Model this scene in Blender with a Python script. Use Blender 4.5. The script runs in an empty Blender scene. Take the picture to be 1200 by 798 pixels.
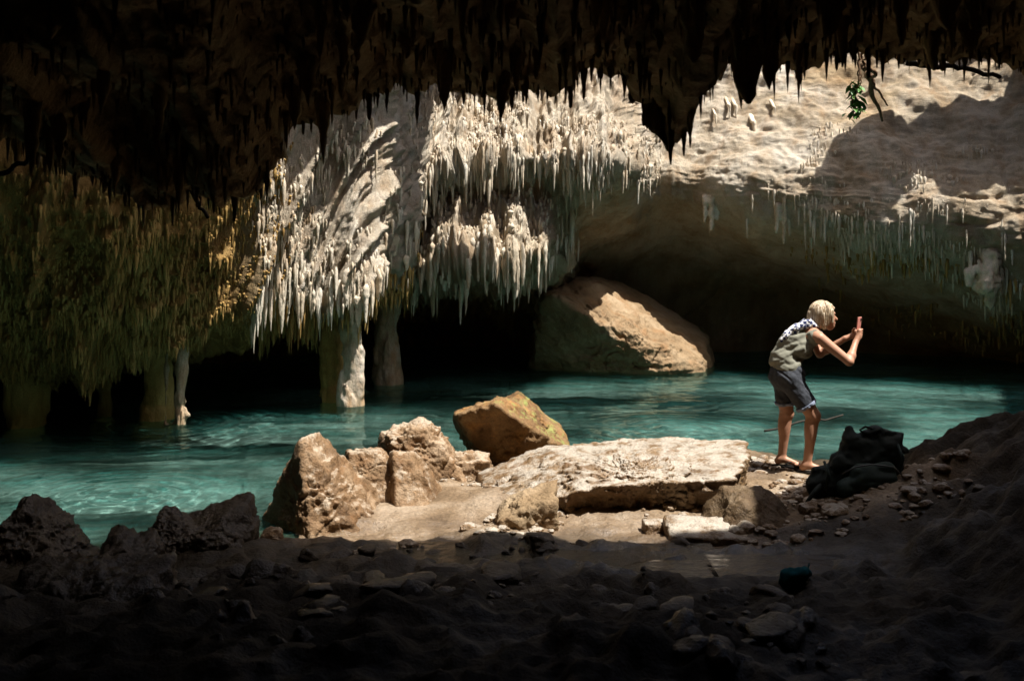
import bpy, bmesh, math
import numpy as np
from mathutils import Vector, Matrix

# ------------------------------------------------------------------ camera, light, exposure
scene = bpy.context.scene
COL = scene.collection
rng = np.random.default_rng(7)

HV, HC, F = 310.0, 1.83, 1178.0            # eye level row of the view, eye height, focal length in view pixels
cam_d = bpy.data.cameras.new("camera")
cam = bpy.data.objects.new("camera", cam_d)
COL.objects.link(cam)
cam.location = (0, 0, HC)
cam.rotation_euler = (math.radians(90), 0, 0)
cam_d.sensor_width = 36
cam_d.lens = F / 1200 * 36
cam_d.shift_y = -(399 - HV) / 1200
cam_d.clip_start, cam_d.clip_end = 0.05, 500
cam_d.dof.use_dof = True
cam_d.dof.focus_distance = 9.0
cam_d.dof.aperture_fstop = 4.0
scene.camera = cam

SUN = Vector((-0.38, 0.18, -1.0)).normalized()    # the way the sunlight travels
EL = math.asin(-SUN.z)
AZ = math.atan2(-SUN.x, -SUN.y)
world = bpy.data.worlds.new("World")
scene.world = world
world.use_nodes = True
wn = world.node_tree
wn.nodes.clear()
w_out = wn.nodes.new("ShaderNodeOutputWorld")
w_bg = wn.nodes.new("ShaderNodeBackground")
w_sky = wn.nodes.new("ShaderNodeTexSky")
w_sky.sky_type = 'NISHITA'
w_sky.sun_disc = False
w_sky.dust_density = 4.0
w_sky.air_density = 0.8
w_sky.ozone_density = 0.6
w_sky.sun_elevation = EL
w_sky.sun_rotation = AZ
w_bg.inputs['Strength'].default_value = 0.07
wn.links.new(w_sky.outputs[0], w_bg.inputs[0])
wn.links.new(w_bg.outputs[0], w_out.inputs[0])

sun_d = bpy.data.lights.new("sun", 'SUN')
sun_d.energy = 5.0
sun_d.angle = math.radians(0.5)
sun_d.cycles.is_caustics_light = True
sun_d.color = (1.0, 0.965, 0.91)
sun = bpy.data.objects.new("sun", sun_d)
sun.rotation_euler = SUN.to_track_quat('-Z', 'Y').to_euler()
sun.location = (0, 0, 20)
COL.objects.link(sun)

vs = scene.view_settings
vs.view_transform = 'Standard'
vs.look = 'None'
vs.exposure = 1.15
vs.gamma = 1.0
scene.cycles.use_denoising = True
scene.cycles.max_bounces = 10
scene.cycles.diffuse_bounces = 6
scene.cycles.glossy_bounces = 4
scene.cycles.transparent_max_bounces = 12
scene.cycles.caustics_reflective = False
scene.cycles.caustics_refractive = True
scene.cycles.sample_clamp_indirect = 4.0

ROOF_Z = 7.0

# ------------------------------------------------------------------ noise
_r = np.random.default_rng(11)
_PERM = np.concatenate([_r.permutation(512)] * 2)
_VAL = _r.uniform(-1, 1, 512)


def vnoise(p):
    i = np.floor(p).astype(np.int64)
    f = p - i
    u = f * f * f * (f * (f * 6 - 15) + 10)
    i &= 511
    x0, y0, z0 = i[:, 0], i[:, 1], i[:, 2]
    x1, y1, z1 = (x0 + 1) & 511, (y0 + 1) & 511, (z0 + 1) & 511
    def h(a, b, c):
        return _VAL[_PERM[_PERM[_PERM[a] + b] + c]]
    ux, uy, uz = u[:, 0], u[:, 1], u[:, 2]
    def lerp(a, b, t):
        return a + (b - a) * t
    return lerp(lerp(lerp(h(x0, y0, z0), h(x1, y0, z0), ux), lerp(h(x0, y1, z0), h(x1, y1, z0), ux), uy),
                lerp(lerp(h(x0, y0, z1), h(x1, y0, z1), ux), lerp(h(x0, y1, z1), h(x1, y1, z1), ux), uy), uz)


def fbm(p, oct=4, gain=0.5, lac=2.03):
    p = np.asarray(p, float)
    s = np.zeros(len(p)); a = 1.0
    for k in range(oct):
        s += a * vnoise(p + 17.31 * k)
        p = p * lac; a *= gain
    return s


def ridged(p, oct=4, gain=0.5, lac=2.07):
    p = np.asarray(p, float)
    s = np.zeros(len(p)); a = 1.0
    for k in range(oct):
        s += a * (1 - 2 * np.abs(vnoise(p + 31.7 * k)))
        p = p * lac; a *= gain
    return s


def sstep(a, b, x):
    t = np.clip((x - a) / (b - a), 0, 1)
    return t * t * (3 - 2 * t)


# ------------------------------------------------------------------ object helpers
def tag(o, label=None, cat=None, group=None, kind=None):
    if label: o["label"] = label
    if cat: o["category"] = cat
    if group: o["group"] = group
    if kind: o["kind"] = kind
    return o


def make_mesh(name, verts, faces, mat, smooth=True):
    me = bpy.data.meshes.new(name)
    verts = np.asarray(verts, np.float32)
    me.vertices.add(len(verts))
    me.vertices.foreach_set("co", verts.ravel())
    if isinstance(faces, np.ndarray):
        n, k = faces.shape
        tot = np.full(n, k, np.int32)
        idx = faces.ravel().astype(np.int32)
    else:
        tot = np.array([len(f) for f in faces], np.int32)
        idx = np.array([i for f in faces for i in f], np.int32)
    me.loops.add(len(idx))
    me.loops.foreach_set("vertex_index", idx)
    me.polygons.add(len(tot))
    start = np.concatenate([[0], np.cumsum(tot)[:-1]]).astype(np.int32)
    me.polygons.foreach_set("loop_start", start)
    me.polygons.foreach_set("loop_total", tot)
    me.update(calc_edges=True)
    me.validate()
    me.polygons.foreach_set("use_smooth", np.full(len(me.polygons), smooth))
    if mat: me.materials.append(mat)
    return me


def obj(name, verts, faces, mat, parent=None, smooth=True, loc=(0, 0, 0)):
    o = bpy.data.objects.new(name, make_mesh(name, verts, faces, mat, smooth))
    o.location = loc
    COL.objects.link(o)
    if parent: o.parent = parent
    return o


def add_attr(o, name, vals):
    a = o.data.attributes.new(name, 'FLOAT', 'POINT')
    a.data.foreach_set("value", np.asarray(vals, np.float32))


def empty(name, loc=(0, 0, 0)):
    o = bpy.data.objects.new(name, None)
    o.location = loc
    o.empty_display_size = 0.1
    COL.objects.link(o)
    return o


def grid_faces(n, m):
    i = np.arange(n - 1)[:, None]; j = np.arange(m - 1)[None, :]
    a = i * m + j
    return np.stack([a, a + m, a + m + 1, a + 1], -1).reshape(-1, 4)


def grid_normals(P):
    dx = np.gradient(P, axis=0); dy = np.gradient(P, axis=1)
    n = np.cross(dx, dy)
    return n / (np.linalg.norm(n, axis=2, keepdims=True) + 1e-9)


def tube(points, radii, sides=8):
    P = np.asarray(points, float); n = len(P)
    R = np.broadcast_to(np.asarray(radii, float), (n,))
    T = np.gradient(P, axis=0); T /= np.linalg.norm(T, axis=1, keepdims=True) + 1e-9
    ref = np.array([0.31, 0.87, 0.2])
    A = np.cross(T, ref); A /= np.linalg.norm(A, axis=1, keepdims=True) + 1e-9
    B = np.cross(T, A)
    t = np.arange(sides) * 2 * math.pi / sides
    V = P[:, None] + R[:, None, None] * (np.cos(t)[None, :, None] * A[:, None] + np.sin(t)[None, :, None] * B[:, None])
    V = V.reshape(-1, 3)
    fs = []
    for i in range(n - 1):
        for j in range(sides):
            k = (j + 1) % sides
            fs.append((i * sides + j, i * sides + k, (i + 1) * sides + k, (i + 1) * sides + j))
    fs.append(tuple(range(sides))[::-1])
    fs.append(tuple((n - 1) * sides + j for j in range(sides)))
    return V, fs


def W(u, v, Y):
    return np.array([(u - 600) / F * Y, Y, HC + (HV - v) / F * Y])


# ------------------------------------------------------------------ SDF + surface nets
def surface_nets(D, origin, h):
    s = D < 0
    nx, ny, nz = D.shape
    cs = [(0,0,0),(1,0,0),(0,1,0),(1,1,0),(0,0,1),(1,0,1),(0,1,1),(1,1,1)]
    def sl(A, c): return A[c[0]:nx-1+c[0], c[1]:ny-1+c[1], c[2]:nz-1+c[2]]
    cnt = sum(sl(s, c).astype(np.int8) for c in cs)
    act = (cnt > 0) & (cnt < 8)
    I = np.argwhere(act)
    idx = np.full(act.shape, -1, np.int64)
    idx[act] = np.arange(len(I))
    acc = np.zeros((len(I), 3)); num = np.zeros(len(I))
    edges = [(a, b) for a in range(8) for b in range(a + 1, 8) if bin(a ^ b).count('1') == 1]
    for a, b in edges:
        ca, cb = np.array(cs[a]), np.array(cs[b])
        da = D[tuple((I + ca).T)]; db = D[tuple((I + cb).T)]
        m = (da < 0) != (db < 0)
        t = np.where(m, da / np.where(m, da - db, 1), 0)
        acc += np.where(m[:, None], ca + (cb - ca) * t[:, None], 0)
        num += m
    V = origin + (I + acc / num[:, None]) * h
    F_ = []
    for ax in range(3):
        b, c = (ax + 1) % 3, (ax + 2) % 3
        sa = [slice(None)] * 3; sb = [slice(None)] * 3
        sa[ax] = slice(0, -1); sb[ax] = slice(1, None)
        E = np.argwhere(s[tuple(sa)] != s[tuple(sb)])
        E = E[(E[:, b] > 0) & (E[:, c] > 0) & (E[:, b] < D.shape[b] - 1) & (E[:, c] < D.shape[c] - 1)]
        if not len(E): continue
        ob = np.zeros(3, int); ob[b] = 1
        oc = np.zeros(3, int); oc[c] = 1
        q = np.stack([idx[tuple((E - ob - oc).T)], idx[tuple((E - oc).T)], idx[tuple(E.T)], idx[tuple((E - ob).T)]], 1)
        flip = ~s[tuple(E.T)]
        q[flip] = q[flip][:, ::-1]
        F_.append(q)
    return V, np.concatenate(F_)


class SDF:
    def __init__(self, lo, hi, h):
        self.o = np.array(lo, float); self.h = h
        self.n = np.ceil((np.array(hi) - self.o) / h).astype(int) + 1
        self.D = np.full(self.n, 1.0, np.float32)

    def _box(self, lo, hi):
        a = np.clip(np.floor((lo - self.o) / self.h).astype(int), 0, self.n)
        b = np.clip(np.ceil((hi - self.o) / self.h).astype(int) + 1, 0, self.n)
        sl = tuple(slice(x, y) for x, y in zip(a, b))
        g = np.meshgrid(*[self.o[k] + np.arange(a[k], b[k]) * self.h for k in range(3)], indexing='ij')
        return sl, np.stack(g, -1)

    def _put(self, sl, d, k, op='add'):
        A = self.D[sl]
        if op == 'add':
            hh = np.clip(0.5 + 0.5 * (A - d) / k, 0, 1)
            self.D[sl] = A * (1 - hh) + d * hh - k * hh * (1 - hh)
        else:
            d = -d
            hh = np.clip(0.5 - 0.5 * (A - d) / k, 0, 1)
            self.D[sl] = A * (1 - hh) + d * hh + k * hh * (1 - hh)

    def cap(self, a, b, ra, rb=None, k=0.02, op='add'):
        rb = ra if rb is None else rb
        a, b = np.array(a, float), np.array(b, float)
        pad = max(ra, rb) + 3 * k + 2 * self.h
        sl, P = self._box(np.minimum(a, b) - pad, np.maximum(a, b) + pad)
        if P.size == 0: return self
        ab = b - a
        t = np.clip(((P - a) @ ab) / (ab @ ab + 1e-12), 0, 1)
        d = np.linalg.norm(P - a - t[..., None] * ab, axis=-1) - (ra + (rb - ra) * t)
        self._put(sl, d, k, op)
        return self

    def ell(self, c, r, k=0.02, op='add', rot=None):
        c, r = np.array(c, float), np.array(r, float)
        pad = r.max() + 3 * k + 2 * self.h
        sl, P = self._box(c - pad, c + pad)
        Q = P - c
        if rot is not None: Q = Q @ np.array(rot)
        k0 = np.linalg.norm(Q / r, axis=-1); k1 = np.linalg.norm(Q / (r * r), axis=-1) + 1e-9
        self._put(sl, k0 * (k0 - 1) / k1, k, op)
        return self

    def chain(self, pts, radii, k=0.02):
        for i in range(len(pts) - 1):
            self.cap(pts[i], pts[i + 1], radii[i], radii[i + 1], k)
        return self

    def plane(self, n, p):                       # keep the side the normal points away from
        n = np.array(n, float); n /= np.linalg.norm(n)
        sl, P = self._box(self.o, self.o + (self.n - 1) * self.h)
        self.D = np.maximum(self.D, ((P - np.array(p)) @ n).astype(np.float32))
        return self

    def add_noise(self, fn):
        sl, P = self._box(self.o, self.o + (self.n - 1) * self.h)
        m = np.abs(self.D) < 0.12
        self.D[m] += fn(P[m])
        return self

    def mesh(self):
        return surface_nets(self.D, self.o, self.h)


# ------------------------------------------------------------------ materials
def new_mat(name):
    m = bpy.data.materials.new(name)
    m.use_nodes = True
    nt = m.node_tree
    nt.nodes.clear()
    out = nt.nodes.new("ShaderNodeOutputMaterial")
    bs = nt.nodes.new("ShaderNodeBsdfPrincipled")
    nt.links.new(bs.outputs[0], out.inputs[0])
    return m, nt, bs, out


def n_noise(nt, vec, scale, detail=4, rough=0.55, stretch=None):
    if stretch:
        mp = nt.nodes.new("ShaderNodeMapping")
        mp.inputs['Scale'].default_value = stretch
        nt.links.new(vec, mp.inputs[0]); vec = mp.outputs[0]
    n = nt.nodes.new("ShaderNodeTexNoise")
    n.inputs['Scale'].default_value = scale
    n.inputs['Detail'].default_value = detail
    n.inputs['Roughness'].default_value = rough
    nt.links.new(vec, n.inputs['Vector'])
    return n.outputs['Fac']


def n_ramp(nt, fac, stops):
    r = nt.nodes.new("ShaderNodeValToRGB")
    els = r.color_ramp.elements
    while len(els) < len(stops): els.new(0.5)
    for e, (p, c) in zip(els, stops):
        e.position = p
        e.color = (*c, 1) if len(c) == 3 else c
    nt.links.new(fac, r.inputs[0])
    return r.outputs[0]


def n_mix(nt, fac, a, b, mode='MIX'):
    m = nt.nodes.new("ShaderNodeMix")
    m.data_type = 'RGBA'; m.blend_type = mode
    for sock, val in ((0, fac), (6, a), (7, b)):
        if hasattr(val, 'is_output'): nt.links.new(val, m.inputs[sock])
        elif sock == 0: m.inputs[0].default_value = val
        else: m.inputs[sock].default_value = (*val, 1)
    return m.outputs[2]


def n_math(nt, op, a, b=None, clamp=False):
    m = nt.nodes.new("ShaderNodeMath"); m.operation = op; m.use_clamp = clamp
    for k, val in enumerate((a, b)):
        if val is None: continue
        if hasattr(val, 'is_output'): nt.links.new(val, m.inputs[k])
        else: m.inputs[k].default_value = val
    return m.outputs[0]


def n_bump(nt, bs, height, strength, dist=0.02, prev=None):
    b = nt.nodes.new("ShaderNodeBump")
    b.inputs['Strength'].default_value = strength
    b.inputs['Distance'].default_value = dist
    nt.links.new(height, b.inputs['Height'])
    if prev is not None: nt.links.new(prev, b.inputs['Normal'])
    nt.links.new(b.outputs[0], bs.inputs['Normal'])
    return b.outputs[0]


def stone(name, dark, mid, light, *, layer_attr=None, lit_top=None, scale=1.5, stain=None, stain_amt=0.5, stretch=None, rough=0.8, spec=0.3, bump=0.5,
          bump_scale=14, tint_attr=None, alt=None, wet=None, fine=70):
    """limestone: three tones of large mottling, stain patches, fine grain; tint_attr blends to the alt tones by a vertex attribute"""
    m, nt, bs, out = new_mat(name)
    pos = nt.nodes.new("ShaderNodeNewGeometry").outputs['Position']
    a = n_noise(nt, pos, scale, 6, 0.62, stretch)
    c = n_ramp(nt, a, [(0.28, dark), (0.5, mid), (0.72, light)])
    if alt:
        c2 = n_ramp(nt, a, [(0.28, alt[0]), (0.5, alt[1]), (0.72, alt[2])])
        at = nt.nodes.new("ShaderNodeAttribute"); at.attribute_name = tint_attr
        c = n_mix(nt, at.outputs['Fac'], c, c2)
    if stain:
        s = n_noise(nt, pos, scale * 2.3, 5, 0.6, stretch)
        s = n_ramp(nt, s, [(0.5, (0, 0, 0)), (0.68, (1, 1, 1))])
        sm = n_math(nt, 'MULTIPLY', s, stain_amt)
        c = n_mix(nt, sm, c, stain)
    if lit_top:                                              # raw rock on the flanks; glare of the lit tops painted pale on upward faces
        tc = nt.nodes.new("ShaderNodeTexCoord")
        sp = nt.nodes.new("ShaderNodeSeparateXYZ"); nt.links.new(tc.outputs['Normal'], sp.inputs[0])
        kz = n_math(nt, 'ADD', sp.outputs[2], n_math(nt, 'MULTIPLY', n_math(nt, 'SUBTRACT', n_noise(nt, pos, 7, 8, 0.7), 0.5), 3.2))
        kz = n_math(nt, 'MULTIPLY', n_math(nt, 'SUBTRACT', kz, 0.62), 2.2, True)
        c = n_mix(nt, kz, c, lit_top)
    g = n_noise(nt, pos, fine, 3, 0.6)
    g = n_ramp(nt, g, [(0.3, (0.72, 0.72, 0.72)), (0.7, (1.12, 1.12, 1.12))])
    c = n_mix(nt, 1.0, c, g, 'MULTIPLY')
    nt.links.new(c, bs.inputs['Base Color'])
    bs.inputs['Specular IOR Level'].default_value = spec
    if wet:
        w = n_noise(nt, pos, 3.0, 3, 0.5)
        w = n_ramp(nt, w, [(0.4, (wet, wet, wet)), (0.62, (rough, rough, rough))])
        nt.links.new(w, bs.inputs['Roughness'])
    else:
        bs.inputs['Roughness'].default_value = rough
    b1 = n_noise(nt, pos, bump_scale, 6, 0.65, stretch)
    if layer_attr:
        la = nt.nodes.new("ShaderNodeAttribute"); la.attribute_name = layer_attr
        bl = n_noise(nt, pos, 4.5, 8, 0.66, (0.6, 0.6, 1.6))
        mxf = nt.nodes.new("ShaderNodeMix"); mxf.data_type = 'FLOAT'
        nt.links.new(la.outputs['Fac'], mxf.inputs[0]); nt.links.new(b1, mxf.inputs[2]); nt.links.new(bl, mxf.inputs[3])
        b1 = mxf.outputs[0]
    nrm = n_bump(nt, bs, b1, bump, 0.05)
    b2 = n_noise(nt, pos, fine, 4, 0.6)
    n_bump(nt, bs, b2, bump * 0.6, 0.01, nrm)
    return m


def plain(name, col, rough=0.6, spec=0.4, bump=0.0, bump_scale=200, var=0.15, vscale=20, metallic=0):
    m, nt, bs, out = new_mat(name)
    pos = nt.nodes.new("ShaderNodeTexCoord").outputs['Object']
    v = n_noise(nt, pos, vscale, 4)
    lo = tuple(x * (1 - var) for x in col); hi = tuple(min(1, x * (1 + var)) for x in col)
    nt.links.new(n_ramp(nt, v, [(0.3, lo), (0.7, hi)]), bs.inputs['Base Color'])
    bs.inputs['Roughness'].default_value = rough
    bs.inputs['Specular IOR Level'].default_value = spec
    bs.inputs['Metallic'].default_value = metallic
    if bump: n_bump(nt, bs, n_noise(nt, pos, bump_scale, 3), bump, 0.005)
    return m


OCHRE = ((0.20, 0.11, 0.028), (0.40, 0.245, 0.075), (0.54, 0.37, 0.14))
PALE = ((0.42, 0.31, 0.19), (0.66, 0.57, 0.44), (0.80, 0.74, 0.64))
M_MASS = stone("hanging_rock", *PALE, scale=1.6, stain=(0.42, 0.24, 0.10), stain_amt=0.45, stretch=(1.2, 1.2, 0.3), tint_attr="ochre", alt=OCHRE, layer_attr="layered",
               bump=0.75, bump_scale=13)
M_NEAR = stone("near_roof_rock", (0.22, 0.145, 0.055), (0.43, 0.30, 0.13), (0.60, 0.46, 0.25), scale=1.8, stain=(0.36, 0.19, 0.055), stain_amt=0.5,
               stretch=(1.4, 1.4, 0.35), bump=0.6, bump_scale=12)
M_PALE = stone("pale_dripstone", *PALE, scale=2.2, stain=(0.48, 0.29, 0.14), stain_amt=0.5, stretch=(1, 1, 0.3), bump=0.4, bump_scale=16)
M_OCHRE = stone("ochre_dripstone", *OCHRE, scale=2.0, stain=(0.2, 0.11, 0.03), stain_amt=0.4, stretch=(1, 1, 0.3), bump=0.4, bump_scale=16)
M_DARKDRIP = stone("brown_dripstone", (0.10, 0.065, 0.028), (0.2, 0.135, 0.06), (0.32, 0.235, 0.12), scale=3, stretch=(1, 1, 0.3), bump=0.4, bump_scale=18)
M_ROCK = stone("tan_limestone", (0.085, 0.045, 0.018), (0.20, 0.12, 0.058), (0.38, 0.275, 0.175), scale=3.4, lit_top=(0.36, 0.285, 0.205), stain=(0.17, 0.08, 0.026), stain_amt=0.6,
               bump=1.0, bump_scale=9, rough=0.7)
M_OUTCROP = stone("outcrop_limestone", (0.10, 0.058, 0.024), (0.23, 0.155, 0.082), (0.36, 0.27, 0.17), scale=1.4, stain=(0.22, 0.11, 0.04), stain_amt=0.6,
                  bump=0.9, bump_scale=7, rough=0.8)
M_RAW = stone("raw_brown_rock", (0.045, 0.026, 0.011), (0.10, 0.062, 0.028), (0.18, 0.125, 0.07), scale=3.0, stain=(0.08, 0.04, 0.014), stain_amt=0.5, bump=1.0, bump_scale=9, rough=0.6)
M_SLAB = stone("slab_limestone", (0.085, 0.045, 0.016), (0.19, 0.115, 0.052), (0.34, 0.25, 0.16), scale=3.2, lit_top=(0.40, 0.345, 0.275), stain=(0.15, 0.07, 0.022), stain_amt=0.6,
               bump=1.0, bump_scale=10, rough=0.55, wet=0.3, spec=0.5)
M_DARKROCK = stone("brown_wet_rock", (0.022, 0.015, 0.008), (0.05, 0.034, 0.018), (0.09, 0.066, 0.038), scale=2.5, bump=0.8, bump_scale=12,
                   rough=0.65, wet=0.25, spec=0.5)
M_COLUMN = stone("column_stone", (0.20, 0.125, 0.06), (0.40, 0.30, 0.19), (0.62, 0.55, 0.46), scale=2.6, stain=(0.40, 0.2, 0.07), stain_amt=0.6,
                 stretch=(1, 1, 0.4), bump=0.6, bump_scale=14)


def ground_mat():
    m, nt, bs, out = new_mat("cave_ground")
    pos = nt.nodes.new("ShaderNodeNewGeometry").outputs['Position']
    at = nt.nodes.new("ShaderNodeAttribute"); at.attribute_name = "pale"
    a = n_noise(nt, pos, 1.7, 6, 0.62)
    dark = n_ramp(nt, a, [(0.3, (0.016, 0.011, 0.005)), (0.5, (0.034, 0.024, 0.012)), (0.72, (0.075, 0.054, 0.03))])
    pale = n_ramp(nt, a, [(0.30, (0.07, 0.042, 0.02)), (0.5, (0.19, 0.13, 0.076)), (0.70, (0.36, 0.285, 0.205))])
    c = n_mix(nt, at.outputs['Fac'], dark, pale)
    bt = nt.nodes.new("ShaderNodeAttribute"); bt.attribute_name = "bed"
    bed = n_ramp(nt, n_noise(nt, pos, 0.75, 6, 0.6, (0.7, 1.3, 1)), [(0.40, (0.035, 0.035, 0.026)), (0.49, (0.16, 0.15, 0.12)), (0.60, (0.43, 0.41, 0.345))])
    c = n_mix(nt, bt.outputs['Fac'], c, bed)
    g = n_ramp(nt, n_noise(nt, pos, 45, 4, 0.65), [(0.3, (0.6, 0.6, 0.6)), (0.7, (1.15, 1.15, 1.15))])
    c = n_mix(nt, 1.0, c, g, 'MULTIPLY')
    nt.links.new(c, bs.inputs['Base Color'])
    wt = nt.nodes.new("ShaderNodeAttribute"); wt.attribute_name = "wet"
    wn_ = n_math(nt, 'MULTIPLY', wt.outputs['Fac'], n_ramp(nt, n_noise(nt, pos, 2.6, 4, 0.6), [(0.42, (1,) * 3), (0.66, (0.35,) * 3)]))
    rg = nt.nodes.new("ShaderNodeMapRange"); rg.inputs[3].default_value = 0.75; rg.inputs[4].default_value = 0.06
    nt.links.new(wn_, rg.inputs[0]); nt.links.new(rg.outputs[0], bs.inputs['Roughness'])
    sg = nt.nodes.new("ShaderNodeMapRange"); sg.inputs[3].default_value = 0.18; sg.inputs[4].default_value = 1.0
    nt.links.new(wn_, sg.inputs[0]); nt.links.new(sg.outputs[0], bs.inputs['Specular IOR Level'])
    nrm = n_bump(nt, bs, n_noise(nt, pos, 13, 6, 0.65), 0.8, 0.04)
    n_bump(nt, bs, n_noise(nt, pos, 60, 4, 0.6), 0.5, 0.012, nrm)
    return m


def water_mat():
    m, nt, bs, out = new_mat("pool_water")
    nt.nodes.remove(bs)
    gl = nt.nodes.new("ShaderNodeBsdfGlass")
    gl.inputs['Color'].default_value = (0.69, 0.93, 0.93, 1)
    gl.inputs['Roughness'].default_value = 0.0
    gl.inputs['IOR'].default_value = 1.33
    nt.links.new(gl.outputs[0], out.inputs['Surface'])
    return m


M_GROUND = ground_mat()
M_WATER = water_mat()
M_PUDDLE, _nt, _bs, _ = new_mat("puddle_water")
_bs.inputs['Base Color'].default_value = (0.018, 0.014, 0.009, 1)
_bs.inputs['Roughness'].default_value = 0.06
_bs.inputs['IOR'].default_value = 1.33
n_bump(_nt, _bs, n_noise(_nt, _nt.nodes.new("ShaderNodeNewGeometry").outputs['Position'], 14, 5, 0.6), 0.35, 0.05)

# ------------------------------------------------------------------ ground
def axis(lo, hi, fine_lo, fine_hi, fine, grow=1.13, mx=3.0):
    a = list(np.arange(fine_lo, fine_hi + 1e-6, fine))
    s = fine
    while a[-1] < hi: s = min(s * grow, mx); a.append(a[-1] + s)
    s = fine
    while a[0] > lo: s = min(s * grow, mx); a.insert(0, a[0] - s)
    return np.array(a)


SHORE = np.array([(-40, 6.2), (-9, 6.4), (-4, 6.45), (-2.6, 6.5), (-2.0, 6.6), (-1.6, 6.75), (-1.3, 7.2), (-1.1, 8.0), (-0.6, 8.7), (0, 9.3), (0.6, 9.6),
                  (1.2, 9.7), (2, 9.6), (2.6, 9.5), (3.2, 9.2), (4, 8.7), (5, 8.6), (9, 8.6), (40, 8.6)])


PUDDLES = [(1.10, 5.50, 0.55, 0.26, 58, "shallow puddle in the mud below the small white slab"), (0.25, 5.85, 0.50, 0.20, 52, "shallow puddle in the mud before the long slab")]


def ground_z(x, y):
    sh = (x.shape); x = x.ravel(); y = y.ravel()
    p = np.stack([x, y, np.zeros_like(x)], 1)
    ys = np.interp(x, SHORE[:, 0], SHORE[:, 1]) + 0.18 * fbm(p * 1.3 + 5, 3)
    d = ys - y
    land = 0.11 * (1 - np.exp(-np.maximum(d, 0) / 0.5)) + 0.33 * sstep(5.9, 3.4, y)
    under = -0.80 * (1 - np.exp(np.minimum(d, 0) / 1.6)) - 0.3 * sstep(-2, -6, d)
    z = np.where(d > 0, land, under)
    # the dark bank that rises to the far end of the shore
    bx = x + 0.22 * (7.2 - y) + 0.12 * fbm(p * 1.4, 3)
    bank = np.interp(bx, [2.35, 2.6, 2.82, 3.06, 3.36, 3.67, 5, 8], [0, 0.05, 0.20, 0.34, 0.50, 0.64, 1.0, 1.3]) * sstep(8.5, 7.5, y) * (0.55 + 0.45 * sstep(4.0, 6.5, y))
    bank = bank + 0.13 * np.exp(-(((x - 2.3) / 0.5) ** 2 + ((y - 6.55) / 0.42) ** 2)) + 0.085 * sstep(1.7, 2.8, x) * ridged(p * np.array([1.1, 2.2, 1]) + 60, 5, 0.55) * sstep(8.2, 7.4, y)
    z = z + bank * (d > -1)
    beach = np.exp(-(((x + 0.75) / 0.6) ** 2 + ((y - 7.35) / 0.55) ** 2))
    shingle = np.exp(-(((x - 2.25) / 0.55) ** 2 + ((y - 7.9) / 0.8) ** 2))
    dip = np.exp(-(((x - 0.9) / 0.9) ** 2 + ((y - 6.55) / 0.35) ** 2))
    flat_ = sum(np.exp(-(((x - a[0]) / a[2]) ** 2 + ((y - a[1]) / a[3]) ** 2) ** 2) for a in PUDDLES)
    calm = np.clip(0.7 * flat_ + 0.55 * beach + 0.5 * shingle + 0.3 * dip, 0, 1)
    z = z - 0.05 * dip
    pud = np.exp(-(((x + 1.1) / 0.42) ** 2 + ((y - 6.72) / 0.26) ** 2))
    rough = sstep(6.6, 5.2, y) * 0.15 + 0.45 + 0.5 * sstep(2.2, 3.2, x)
    rough = np.where(d > 0, rough, 0.75)
    n = 0.075 * fbm(p * 1.6, 4) + 0.05 * ridged(p * 3.1 + 9, 4) + 0.034 * ridged(p * 7 + 2, 4) * sstep(6.4, 5.4, y) + 0.018 * fbm(p * 13, 3)
    lump = 0.06 * np.maximum(0, fbm(p * 4.3 + 3, 2)) ** 1.5
    z = z + (n * rough + lump * sstep(6.6, 5.6, y)) * (1 - 0.9 * calm)
    z = z + 0.05 * np.floor(3 * fbm(p * 0.55 + 40, 2)) * sstep(-0.6, -2, d)          # ledges on the pool bed
    z = np.where(calm > 0.3, z * (1 - 0.4 * beach) + 0.02 * beach, z)
    z = z - 0.11 * pud
    return z.reshape(sh)


gx = axis(-60, 60, -4.6, 5.0, 0.028)
gy = axis(-60, 80, 2.8, 10.4, 0.028)
GX, GY = np.meshgrid(gx, gy, indexing='ij')
GZ = ground_z(GX, GY)
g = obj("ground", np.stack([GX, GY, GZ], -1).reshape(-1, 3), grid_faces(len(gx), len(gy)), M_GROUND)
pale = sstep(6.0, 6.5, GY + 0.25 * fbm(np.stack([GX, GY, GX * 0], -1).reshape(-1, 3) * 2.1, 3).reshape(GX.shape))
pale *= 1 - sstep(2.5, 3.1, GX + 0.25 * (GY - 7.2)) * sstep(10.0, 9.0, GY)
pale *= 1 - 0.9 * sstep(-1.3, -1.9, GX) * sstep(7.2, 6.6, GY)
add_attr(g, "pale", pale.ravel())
add_attr(g, "wet", (np.exp(-(((GX - 0.9) / 1.7) ** 2 + ((GY - 5.8) / 0.75) ** 2)) + np.exp(-(((GX + 1.1) / 0.8) ** 2 + ((GY - 6.6) / 0.5) ** 2))).clip(0, 1).ravel() * 0.75 + 0.25 * sstep(0.0, 0.5, fbm(np.stack([GX, GY, GX * 0], -1).reshape(-1, 3) * 1.6 + 12, 3)))
add_attr(g, "bed", sstep(-0.06, -0.22, GZ).ravel())
g.cycles.is_caustics_receiver = True
tag(g, "uneven limestone ground of the cave with wet mud and pool bed", "ground", kind="structure")


def gz(x, y):
    return float(ground_z(np.array([x], float), np.array([y], float))[0])


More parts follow.
